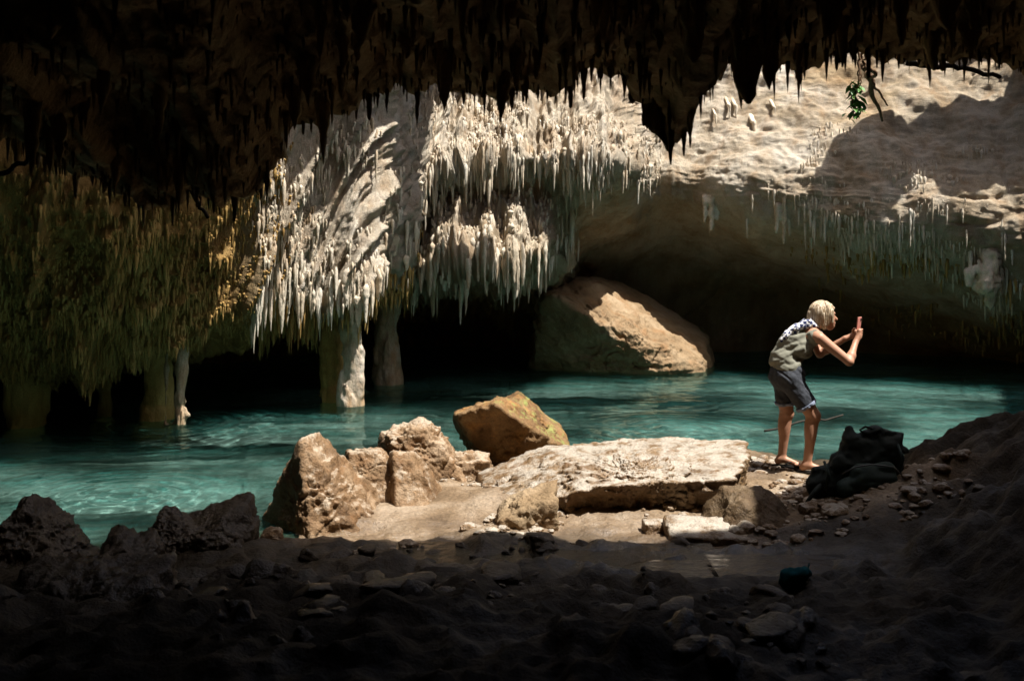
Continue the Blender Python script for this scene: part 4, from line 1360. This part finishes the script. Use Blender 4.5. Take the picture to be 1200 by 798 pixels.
CHIPS = [chip(60 + k, 3) for k in range(10)]
sv, sf, nb = [], [], 0
for i in range(900):
    x_, y_ = rng.uniform(-3.4, 3.4), rng.uniform(3.3, 6.15)
    if vnoise(np.array([[x_ * 1.1, y_ * 1.1, 4.4]]))[0] < 0.28: continue
    r = min(rng.gamma(1.3, 0.020) + 0.008, 0.12)
    v_, f_ = CHIPS[i % 10]
    a_ = rng.uniform(0, 6.28); ca, sa = math.cos(a_), math.sin(a_)
    q = v_ * (r * np.array([rng.uniform(0.8, 1.5), rng.uniform(0.7, 1.1), rng.uniform(0.35, 0.75)]))
    q = np.stack([q[:, 0] * ca - q[:, 1] * sa, q[:, 0] * sa + q[:, 1] * ca, q[:, 2]], 1)
    sv.append(q + [x_, y_, gz(x_, y_) + 0.05 * r]); sf.append(f_ + nb); nb += len(v_)
o = obj("rubble", np.concatenate(sv), np.concatenate(sf), M_DARKROCK)
tag(o, "dark wet rubble strewn over the muddy near bank", "rubble", kind="stuff")

# ------------------------------------------------------------------ person
M_SKIN = plain("skin", (0.40, 0.205, 0.125), 0.5, 0.4, var=0.08)
M_SHIRT = plain("olive_grey_cotton", (0.215, 0.21, 0.165), 0.9, 0.1, bump=0.3, bump_scale=60, var=0.06)
M_DENIM = plain("dark_denim", (0.045, 0.049, 0.058), 0.85, 0.2, bump=0.5, bump_scale=70, var=0.3, vscale=30)
M_CUFF = plain("pale_denim_cuff", (0.20, 0.23, 0.30), 0.85, 0.2, var=0.4, vscale=60)
M_HAIR, _nt, _bs, _ = new_mat("blonde_hair")
_pos = _nt.nodes.new("ShaderNodeTexCoord").outputs['Object']
_h = n_noise(_nt, _pos, 60, 4, 0.6, (1.6, 1.6, 0.12))
_nt.links.new(n_ramp(_nt, _h, [(0.32, (0.20, 0.13, 0.07)), (0.5, (0.42, 0.31, 0.19)), (0.66, (0.66, 0.56, 0.42))]), _bs.inputs['Base Color'])
_bs.inputs['Roughness'].default_value = 0.4
n_bump(_nt, _bs, _h, 0.8, 0.01)
M_SOLE = plain("black_rubber", (0.02, 0.018, 0.016), 0.7, 0.3)

PX, PY = (930 - 600) / F * 8.4, 8.4
PZ = gz(PX, PY)
PZ = max(PZ, 0.10)
root = empty("person", (PX, PY, HC + (HV - 549) / F * 8.4))
tag(root, "person in olive sleeveless top and dark denim shorts stooping to hold up a phone", "person")
FZ = root.location.z

hipN, hipF = (-0.05, -0.085, 0.74), (-0.06, 0.085, 0.74)
kneN, kneF = (0.135, -0.11, 0.455), (-0.03, 0.10, 0.445)
ankN, ankF = (0.085, -0.10, 0.075), (-0.065, 0.12, 0.085)
pel, wai, che, shc = (-0.05, 0, 0.78), (-0.075, 0, 0.93), (0.01, 0, 1.04), (0.12, 0, 1.13)
shN, shF = (0.17, -0.165, 1.10), (0.18, 0.16, 1.10)
elN, elF = (0.385, -0.24, 0.915), (0.25, 0.10, 0.95)
wrN, wrF = (0.475, -0.12, 1.06), (0.435, 0.01, 1.085)
hed = np.array((0.245, 0, 1.285))

s = SDF((-0.35, -0.45, -0.02), (0.75, 0.4, 1.48), 0.0065)
# trunk
s.cap((-0.05, -0.05, 0.77), (-0.05, 0.05, 0.77), 0.115, 0.115, 0.05).cap(pel, wai, 0.11, 0.092, 0.05).cap(wai, che, 0.092, 0.105, 0.05).cap(che, shc, 0.105, 0.092, 0.05)
s.cap((0.15, -0.12, 1.11), (0.15, 0.12, 1.11), 0.058, 0.058, 0.05)
s.cap((0.14, 0, 1.14), (0.205, 0, 1.22), 0.052, 0.048, 0.03)
# legs
for h_, k_, a_, sg in ((hipN, kneN, ankN, -1), (hipF, kneF, ankF, 1)):
    h_, k_, a_ = map(np.array, (h_, k_, a_))
    s.cap(h_, k_, 0.088, 0.055, 0.03).cap(k_, a_, 0.05, 0.034, 0.02)
    mid = k_ * 0.72 + a_ * 0.28
    s.ell(mid + [-0.018, 0, 0], (0.043, 0.042, 0.11), 0.03)
    s.ell(k_ + [0.02, 0, 0], (0.034, 0.034, 0.045), 0.02)
    dr = np.array([0.93, -0.36, 0]) if sg < 0 else np.array([0.85, -0.5, 0])
    s.cap(a_ + [-0.02, 0, -0.03], a_ - dr * 0.035 + [0, 0, -0.045], 0.034, 0.03, 0.02)
    s.cap(a_ + [0, 0, -0.025], a_ + dr * 0.13 + [0, 0, -0.057], 0.033, 0.020, 0.02)
    side = np.array([-dr[1], dr[0], 0])
    for t in range(5):
        off = (t - 2) * 0.0155
        ln = [0.045, 0.042, 0.037, 0.032, 0.026][t if sg < 0 else 4 - t]
        b0 = a_ + dr * 0.125 + side * off + [0, 0, -0.060]
        s.cap(b0, b0 + dr * ln, 0.011, 0.008, 0.006)
# arms
for sh_, el_, wr_ in ((shN, elN, wrN), (shF, elF, wrF)):
    sh_, el_, wr_ = map(np.array, (sh_, el_, wr_))
    s.cap(sh_, el_, 0.046, 0.034, 0.02).cap(el_, wr_, 0.034, 0.023, 0.015)
    s.ell(el_ * 0.7 + wr_ * 0.3, (0.037, 0.035, 0.04), 0.02)
# phone frame of reference
ph = np.array((0.525, -0.05, 1.185)); pu = np.array((0.12, 0, 0.99)); pu /= np.linalg.norm(pu)
pf = np.array((0.99, 0, -0.12)); pr = np.array((0, 1, 0))     # up, screen normal (away from face is +pf), side
# hands around the lower half of the phone
for sg, wr_ in ((-1, np.array(wrN)), (1, np.array(wrF))):
    palm = ph - pu * 0.055 + pr * sg * 0.045 - pf * 0.005
    s.cap(wr_, palm - pu * 0.015, 0.022, 0.026, 0.012)
    s.cap(palm - pu * 0.03, palm + pu * 0.025, 0.024, 0.020, 0.01)
    for t in range(4):                                        # four fingers curled behind the phone
        b0 = palm + pu * (0.034 - 0.021 * t) + pf * 0.008
        l1 = [0.036, 0.04, 0.037, 0.03][t]
        b1 = b0 + pf * 0.018 - pr * sg * 0.012 + pu * 0.004
        b2 = b1 - pr * sg * l1 + pf * 0.004
        s.chain([b0, b1, b2], [0.0095, 0.0088, 0.0072], 0.005)
    t0 = palm - pu * 0.005 - pf * 0.014                       # thumb on the screen side
    s.chain([t0, t0 - pr * sg * 0.012 - pf * 0.012 + pu * 0.022, t0 - pr * sg * 0.03 - pf * 0.008 + pu * 0.045], [0.0125, 0.0105, 0.0085], 0.006)
# head, turned to the phone
s.ell(hed, (0.088, 0.073, 0.092), 0.02)
s.ell(hed + [0.035, 0, -0.045], (0.062, 0.056, 0.075), 0.025)
s.cap(hed + [0.075, 0, -0.095], hed + [0.06, 0, -0.105], 0.024, 0.026, 0.02)
s.cap(hed + [0.088, 0, -0.005], hed + [0.112, 0, -0.038], 0.009, 0.013, 0.008)
s.cap(hed + [0.083, -0.025, 0.012], hed + [0.083, 0.025, 0.012], 0.014, 0.014, 0.01)
s.cap(hed + [0.094, -0.014, -0.068], hed + [0.094, 0.014, -0.068], 0.008, 0.008, 0.004).cap(hed + [0.091, -0.012, -0.080], hed + [0.091, 0.012, -0.080], 0.008, 0.008, 0.004)
for sg in (-1, 1):
    s.ell(hed + [0.084, sg * 0.031, -0.010], (0.012, 0.014, 0.009), 0.006, 'sub')
    s.ell(hed + [0.078, sg * 0.031, -0.010], (0.011, 0.012, 0.0095), 0.003)
    s.ell(hed + [-0.005, sg * 0.074, -0.02], (0.018, 0.010, 0.030), 0.006)
v, f = s.mesh()
body = obj("body", v, f, M_SKIN, root)

# shirt: follows the trunk, cut at neck, armholes and hem
s = SDF((-0.4, -0.36, 0.6), (0.5, 0.36, 1.35), 0.008)
s.cap((-0.06, -0.04, 0.84), (-0.06, 0.04, 0.84), 0.120, 0.120, 0.05).cap((-0.06, 0, 0.82), wai, 0.120, 0.108, 0.05).cap(wai, che, 0.108, 0.120, 0.05).cap(che, (0.115, 0, 1.12), 0.12, 0.103, 0.05)
s.cap((0.145, -0.125, 1.11), (0.145, 0.125, 1.11), 0.066, 0.066, 0.04)
s.cap((0.06, -0.06, 1.00), (0.06, 0.06, 1.00), 0.085, 0.085, 0.05)
s.plane((-0.26, 0, -1), (-0.08, 0, 0.815))
s.plane((0, -1, 0.35), (0.15, -0.165, 1.12)).plane((0, 1, 0.35), (0.15, 0.165, 1.12))
s.plane((0.62, 0, 0.8), (0.172, 0, 1.168))
s.add_noise(lambda p: 0.008 * ridged(np.stack([p[:, 0] * 5 + p[:, 2] * 9, p[:, 1] * 7, p[:, 2] * 16 - p[:, 0] * 9], 1), 2) + 0.004 * fbm(p * 22, 2))
v, f = s.mesh()
obj("shirt", v, f, M_SHIRT, root)

# shorts
s = SDF((-0.35, -0.32, 0.4), (0.35, 0.32, 0.95), 0.008)
s.cap((-0.05, -0.05, 0.79), (-0.05, 0.05, 0.79), 0.125, 0.125, 0.05).cap(pel, (-0.065, 0, 0.85), 0.128, 0.115, 0.05)
for h_, k_ in ((hipN, kneN), (hipF, kneF)):
    h_, k_ = np.array(h_), np.array(k_)
    e = h_ + (k_ - h_) * 0.70
    s.cap(h_, e, 0.103, 0.084, 0.03)
s.ell((-0.12, 0, 0.77), (0.08, 0.12, 0.10), 0.05)
for h_, k_ in ((hipN, kneN), (hipF, kneF)):
    h_, k_ = np.array(h_), np.array(k_)
    d_ = (k_ - h_) / np.linalg.norm(k_ - h_)
    e = h_ + (k_ - h_) * 0.70
    sl, G = s._box(s.o, s.o + (s.n - 1) * s.h)
    inleg = (G[..., 1] < 0) if h_[1] < 0 else (G[..., 1] >= 0)
    s.D = np.where(inleg, np.maximum(s.D, ((G - e) @ d_)), s.D).astype(np.float32)
s.plane((-0.2, 0, 1), (-0.07, 0, 0.875))
s.add_noise(lambda p: 0.007 * ridged(np.stack([p[:, 0] * 8, p[:, 1] * 8, p[:, 2] * 15 + p[:, 0] * 12], 1), 2))
v, f = s.mesh()
shorts = obj("shorts", v, f, M_DENIM, root)
for h_, k_ in ((hipN, kneN), (hipF, kneF)):
    h_, k_ = np.array(h_), np.array(k_)
    e0, e1 = h_ + (k_ - h_) * 0.655, h_ + (k_ - h_) * 0.735
    s = SDF(e0 - 0.14, e0 + 0.14, 0.007)
    s.cap(e0, e1, 0.093, 0.089, 0.01)
    d_ = (k_ - h_) / np.linalg.norm(k_ - h_)
    s.plane(d_, e1).plane(-d_, e0)
    s.add_noise(lambda p: 0.006 * fbm(p * 24, 2))
    v, f = s.mesh()
    c_ = obj("cuff", v, f, M_CUFF, shorts)
# hair: chin-length bob
s = SDF(hed - 0.24, hed + 0.24, 0.006)
s.ell(hed + [-0.012, 0, 0.012], (0.102, 0.092, 0.102), 0.02)
s.cap(hed + [-0.05, 0, -0.02], hed + [-0.075, 0, -0.10], 0.082, 0.058, 0.03)
for sg in (-1, 1):
    s.cap(hed + [-0.01, sg * 0.06, 0.0], hed + [-0.01, sg * 0.068, -0.105], 0.042, 0.022, 0.03)
    s.cap(hed + [0.045, sg * 0.062, 0.03], hed + [0.052, sg * 0.07, -0.06], 0.026, 0.012, 0.02)
s.cap(hed + [0.02, 0, 0.085], hed + [0.085, -0.02, 0.055], 0.03, 0.016, 0.03)
s.ell(hed + [0.115, 0, -0.055], (0.06, 0.062, 0.10), 0.012, 'sub')
s.add_noise(lambda p: 0.0045 * ridged(np.stack([p[:, 0] * 42, p[:, 1] * 42, p[:, 2] * 4], 1), 2) + 0.003 * fbm(p * 9, 2))
v, f = s.mesh()
hv, hf = [v], [tuple(q) for q in f]
nb = len(v)
for k in range(190):
    phi = rng.uniform(math.radians(52), math.radians(308))       # 0 is the way the face looks
    tl = np.linspace(math.radians(rng.uniform(4, 40)), math.radians(96), 9)
    w_ = rng.normal(0, 0.05)
    pts_ = [hed + np.array([-0.012 + 0.107 * math.sin(t) * math.cos(phi + w_ * t), 0.097 * math.sin(t) * math.sin(phi + w_ * t), 0.012 + 0.107 * math.cos(t)]) for t in tl]
    e_ = pts_[-1]
    drop = rng.uniform(0.05, 0.115)
    for q in (0.4, 0.75, 1.0): pts_.append(e_ + np.array([-0.02 * q * math.cos(phi) - 0.01 * q, -0.012 * q * math.sin(phi) + rng.normal(0, 0.003), -drop * q]))
    vv, ff = tube(pts_, np.concatenate([np.full(9, 0.0042), [0.0040, 0.003, 0.0012]]), 5)
    hv.append(vv); hf += [tuple(i_ + nb for i_ in q) for q in ff]; nb += len(vv)
obj("hair", np.concatenate(hv), hf, M_HAIR, root)
# flip-flops
for a_, dr in ((ankN, np.array([0.93, -0.36, 0])), (ankF, np.array([0.85, -0.5, 0]))):
    a_ = np.array(a_); side = np.array([-dr[1], dr[0], 0])
    V_, n_ = [], 28
    zt = a_[2] - 0.077
    for zz in (zt, zt - 0.016):
        for k in range(n_):
            t = 2 * math.pi * k / n_
            w_ = 0.044 * (1 + 0.22 * math.cos(t)) 
            q = a_ + dr * (0.045 + 0.135 * math.cos(t)) + side * w_ * math.sin(t); q[2] = zz
            V_.append(q)
    fs = [tuple(range(n_)), tuple(range(2 * n_ - 1, n_ - 1, -1))] + [(k, n_ + k, n_ + (k + 1) % n_, (k + 1) % n_) for k in range(n_)]
    sandal = obj("sandal", V_, fs, M_SOLE, root, smooth=False)
    for sg in (-1, 1):
        a0 = a_ + dr * 0.13 + [0, 0, -0.040]; a1 = a_ + dr * 0.03 + side * sg * 0.045 + [0, 0, -0.068]
        am = (a0 + a1) / 2 + [0, 0, 0.012]
        vv, ff = tube([a0, am, a1], 0.006, 6)
        obj("strap", vv, ff, M_SOLE, sandal)


# scarf over the shoulders
def scarf_mat():
    m, nt, bs, out = new_mat("blue_white_check")
    tc = nt.nodes.new("ShaderNodeTexCoord")
    ck = nt.nodes.new("ShaderNodeTexChecker"); ck.inputs['Scale'].default_value = 38
    ck.inputs[1].default_value = (0.75, 0.75, 0.75, 1); ck.inputs[2].default_value = (0.03, 0.04, 0.12, 1)
    nt.links.new(tc.outputs['Object'], ck.inputs[0]); nt.links.new(ck.outputs[0], bs.inputs['Base Color'])
    bs.inputs['Roughness'].default_value = 0.9
    return m


s = SDF((-0.3, -0.3, 0.9), (0.4, 0.3, 1.35), 0.007)
s.chain([(0.19, -0.06, 1.20), (0.10, -0.075, 1.225), (0.00, -0.07, 1.165), (-0.07, -0.06, 1.115), (-0.115, -0.05, 1.075)], [0.024, 0.032, 0.035, 0.033, 0.026], 0.02)
s.chain([(0.19, 0.06, 1.20), (0.10, 0.03, 1.225), (0.00, -0.01, 1.17), (-0.08, -0.02, 1.11)], [0.022, 0.03, 0.03, 0.024], 0.02)
s.add_noise(lambda p: 0.010 * ridged(p * np.array([16, 22, 22]), 2))
v, f = s.mesh()
obj("scarf", v, f, scarf_mat(), root)

# phone in the hands
Pw = np.array(root.location)
M_PHONE = plain("phone_case", (0.55, 0.22, 0.17), 0.35, 0.5)
M_SCREEN = plain("phone_glass", (0.02, 0.02, 0.025), 0.08, 0.6)


def rounded_box(cx, hx, hy, hz, r=0.008):
    bm = bmesh.new()
    bmesh.ops.create_cube(bm, size=2)
    for v_ in bm.verts: v_.co = Vector((v_.co.x * hx, v_.co.y * hy, v_.co.z * hz))
    bmesh.ops.bevel(bm, geom=bm.edges[:], offset=r, segments=3, affect='EDGES', profile=0.5)
    V_ = np.array([v_.co[:] for v_ in bm.verts]) + cx
    F__ = [tuple(v_.index for v_ in f_.verts) for f_ in bm.faces]
    bm.free()
    return V_, F__


phone = empty("phone", Pw + ph)
phone.rotation_euler = (0, math.atan2(pu[0], pu[2]), math.radians(-38))
tag(phone, "smartphone in a reddish case held up in both hands", "phone")
v, f = rounded_box(np.zeros(3), 0.005, 0.042, 0.084, 0.004)
obj("case", v, f, M_PHONE, phone)
v, f = rounded_box(np.array((-0.0051, 0, 0)), 0.0008, 0.039, 0.080, 0.0007)
obj("screen", v, f, M_SCREEN, phone)
v, f = rounded_box(np.array((0.0057, 0.020, 0.062)), 0.0015, 0.011, 0.011, 0.001)
obj("camera_bump", v, f, M_SCREEN, phone)

# ------------------------------------------------------------------ backpack
M_BAG = plain("black_green_nylon", (0.012, 0.018, 0.015), 0.75, 0.3, bump=0.4, bump_scale=40, var=0.3, vscale=8)
M_BAG2 = plain("dark_green_nylon", (0.018, 0.032, 0.026), 0.7, 0.3, bump=0.4, bump_scale=40, var=0.3, vscale=8)
b0 = W(1003, 586, 6.75)
bag = empty("backpack", b0)
tag(bag, "slumped black and dark green backpack resting on the dark ledge behind the person", "backpack")
k6 = 6.75 / F
def bp(u_, v_, dy=0.0): return np.array(((u_ - 1003) * k6, dy, (586 - v_) * k6))
s = SDF((-0.5, -0.28, -0.08), (0.5, 0.32, 0.62), 0.011)
s.cap(bp(965, 566), bp(1038, 562), 0.115, 0.125, 0.04).cap(bp(990, 545), bp(1040, 530), 0.12, 0.125, 0.05)
s.cap(bp(998, 520), bp(1040, 522), 0.08, 0.095, 0.05).cap(bp(1000, 512), bp(996, 501), 0.045, 0.022, 0.03).cap(bp(1028, 512), bp(1048, 514), 0.065, 0.05, 0.04)
s.cap(bp(955, 575), bp(968, 560), 0.06, 0.09, 0.04)
s.plane((0, 0, -1), (0, 0, -0.03))
s.add_noise(lambda p: 0.018 * ridged(np.stack([p[:, 0] * 5 + 3 * p[:, 2], p[:, 1] * 5, p[:, 2] * 9 - 3 * p[:, 0]], 1), 3) + 0.006 * fbm(p * 24, 2))
v, f = s.mesh()
obj("main_compartment", v, f, M_BAG, bag)
s = SDF((-0.35, -0.36, -0.06), (0.4, 0.05, 0.4), 0.010)
s.cap(bp(985, 566, -0.13), bp(1028, 560, -0.14), 0.075, 0.08, 0.04).cap(bp(1000, 550, -0.12), bp(1030, 548, -0.12), 0.065, 0.065, 0.04)
s.add_noise(lambda p: 0.012 * ridged(p * np.array([6, 6, 11]), 2))
v, f = s.mesh()
obj("front_pocket", v, f, M_BAG2, bag)
vv, ff = tube([bp(958, 565, -0.08), bp(948, 574, -0.1), bp(941, 582, -0.11), bp(936, 592, -0.1)], [0.02, 0.017, 0.012, 0.012], 8)
obj("strap", vv, ff, M_BAG, bag)
M_ZIP = plain("grey_zip", (0.09, 0.09, 0.085), 0.5, 0.5)
vv, ff = tube([bp(975, 548, -0.205), bp(990, 540, -0.205), bp(1010, 537, -0.2), bp(1034, 540, -0.205), bp(1044, 550, -0.205)], 0.005, 6)
obj("zip", vv, ff, M_ZIP, bag)
for uu_, vv_, dy_ in ((962, 552, -0.1), (1046, 532, -0.12)):
    vv, ff = tube([bp(uu_, vv_ - 14, dy_ + 0.03), bp(uu_ + 2, vv_, dy_ - 0.03), bp(uu_ - 1, vv_ + 18, dy_ - 0.01)], [0.009, 0.012, 0.009], 6)
    obj("compression_strap", vv, ff, M_BAG2, bag)
vv, ff = tube([bp(1012, 508, -0.03), bp(1006, 503, -0.03), bp(1012, 499, -0.03), bp(1022, 502, -0.03), bp(1024, 509, -0.03)], 0.008, 8)
obj("grab_handle", vv, ff, M_BAG, bag)

# teal cloth
def on_ground(u_, v_):
    for Y in np.arange(3.0, 9.5, 0.02):
        q = W(u_, v_, Y)
        if q[2] <= gz(q[0], q[1]): return q
    return q


q = on_ground(935, 678) + [0, -0.02, 0.03]
s = SDF(q - 0.2, q + 0.2, 0.009)
s.cap(q + [-0.05, 0, -0.02], q + [0.05, 0.02, 0.0], 0.05, 0.04, 0.03).cap(q + [0.02, -0.03, 0.02], q + [0.06, 0.03, 0.03], 0.03, 0.02, 0.03).cap(q + [-0.06, 0, -0.04], q + [-0.09, 0, -0.05], 0.03, 0.015, 0.03)
s.add_noise(lambda p: 0.018 * ridged(p * 14, 2))
v, f = s.mesh()
o = obj("cloth", v - q, f, plain("teal_cloth", (0.006, 0.07, 0.085), 0.9, 0.1, var=0.3), loc=q)
tag(o, "crumpled teal cloth lying on the dark bank below the backpack", "cloth")

# ------------------------------------------------------------------ roots, vine, sticks
M_ROOT = plain("brown_root", (0.12, 0.07, 0.035), 0.8, 0.2, bump=0.4, bump_scale=30, var=0.4)
M_BARK = plain("dark_stick", (0.03, 0.024, 0.018), 0.8, 0.2, bump=0.4, bump_scale=30, var=0.4)
M_LEAF = plain("green_leaf", (0.06, 0.17, 0.02), 0.5, 0.4, var=0.3)


def wander(a, b, n=16, amp=0.03, seed=0):
    a, b = np.array(a, float), np.array(b, float)
    t = np.linspace(0, 1, n)
    p = a + (b - a) * t[:, None]
    w = np.stack([fbm(np.stack([t * 4 + seed, t * 0 + k, t * 0], 1), 3) for k in (1.3, 5.7, 9.1)], 1)
    return p + w * amp * np.sin(t * math.pi)[:, None]


def stick(name, pts, r, mat, label, cat):
    vv, ff = tube(pts, r, 8)
    o = obj(name, vv, ff, mat)
    tag(o, label, cat)
    return o


Yv = 9.6
vine = empty("hanging_vine", W(1008, 60, Yv))
tag(vine, "hanging vine of thin roots with a few bright green leaves", "vine")
ov_ = np.array(vine.location)
for (a, b) in (((1010, 55), (1002, 118)), ((1013, 55), (1008, 100)), ((1006, 55), (1000, 135)), ((1012, 55), (1014, 92))):
    vv, ff = tube(wander(W(*a, Yv) - ov_, W(*b, Yv) - ov_, 18, 0.05, a[0]), np.linspace(0.012, 0.005, 18), 6)
    obj("root_strand", vv, ff, M_ROOT, vine)
lv, lf_ = [], []
for k in range(80):
    c = W(rng.uniform(996, 1008), rng.uniform(98, 134), Yv) - ov_ + rng.normal(0, 0.02, 3)
    l = rng.uniform(0.06, 0.13); a = rng.uniform(0, 6.28); dn = rng.uniform(0.5, 1.2)
    d_ = np.array([math.cos(a), math.sin(a), -dn]); d_ /= np.linalg.norm(d_)
    s_ = np.cross(d_, [0, 0, 1]); s_ /= np.linalg.norm(s_)
    up = np.cross(s_, d_)
    b = len(lv)
    lv += [c, c + d_ * l * 0.4 + s_ * l * 0.25 + up * 0.008, c + d_ * l, c + d_ * l * 0.4 - s_ * l * 0.25 + up * 0.008]
    lf_ += [(b, b + 1, b + 2), (b, b + 2, b + 3)]
obj("leaves", lv, lf_, M_LEAF, vine, smooth=False)
stick("root", wander(W(1012, 76, 12.5), W(1034, 142, 13.6), 18, 0.08, 3), np.linspace(0.05, 0.015, 18), M_ROOT, "thick brown strand added for the shadow slanting beside the green vine", "root")  # this and the next strand stand in for the vine's shadow on the wall
stick("root", wander(W(1016, 78, 12.3), W(1040, 124, 13.2), 18, 0.08, 8), np.linspace(0.03, 0.01, 18), M_ROOT, "thin brown strand added for the vine shadow above the thick slanting strand", "root")
stick("branch", wander(W(1062, 74, 5.6), W(1172, 91, 5.6), 20, 0.05, 5), np.linspace(0.016, 0.012, 20), M_BARK, "dark bare branch behind the near ceiling stalactites", "branch")
stick("branch", wander(W(-14, 214, 4.4), W(92, 150, 4.7), 24, 0.06, 12), np.linspace(0.012, 0.010, 24), M_BARK, "dark curved branch jutting from the dim near ceiling", "branch")
stick("root", wander(W(104, 140, 4.7), W(110, 204, 4.7), 16, 0.07, 15), np.linspace(0.014, 0.006, 16), M_BARK, "short curved root hanging in the dim near ceiling", "root")
stick("root", wander(W(224, 222, 5.0), W(244, 256, 5.0), 12, 0.02, 18), np.linspace(0.012, 0.008, 12), M_BARK, "short straight root at the low near ceiling edge", "root")
stick("stick", wander(W(896, 505, 10.4), W(988, 486, 10.8), 18, 0.05, 21), np.linspace(0.012, 0.010, 18), M_BARK, "thin dark stick floating on the pool behind the person's legs", "stick")
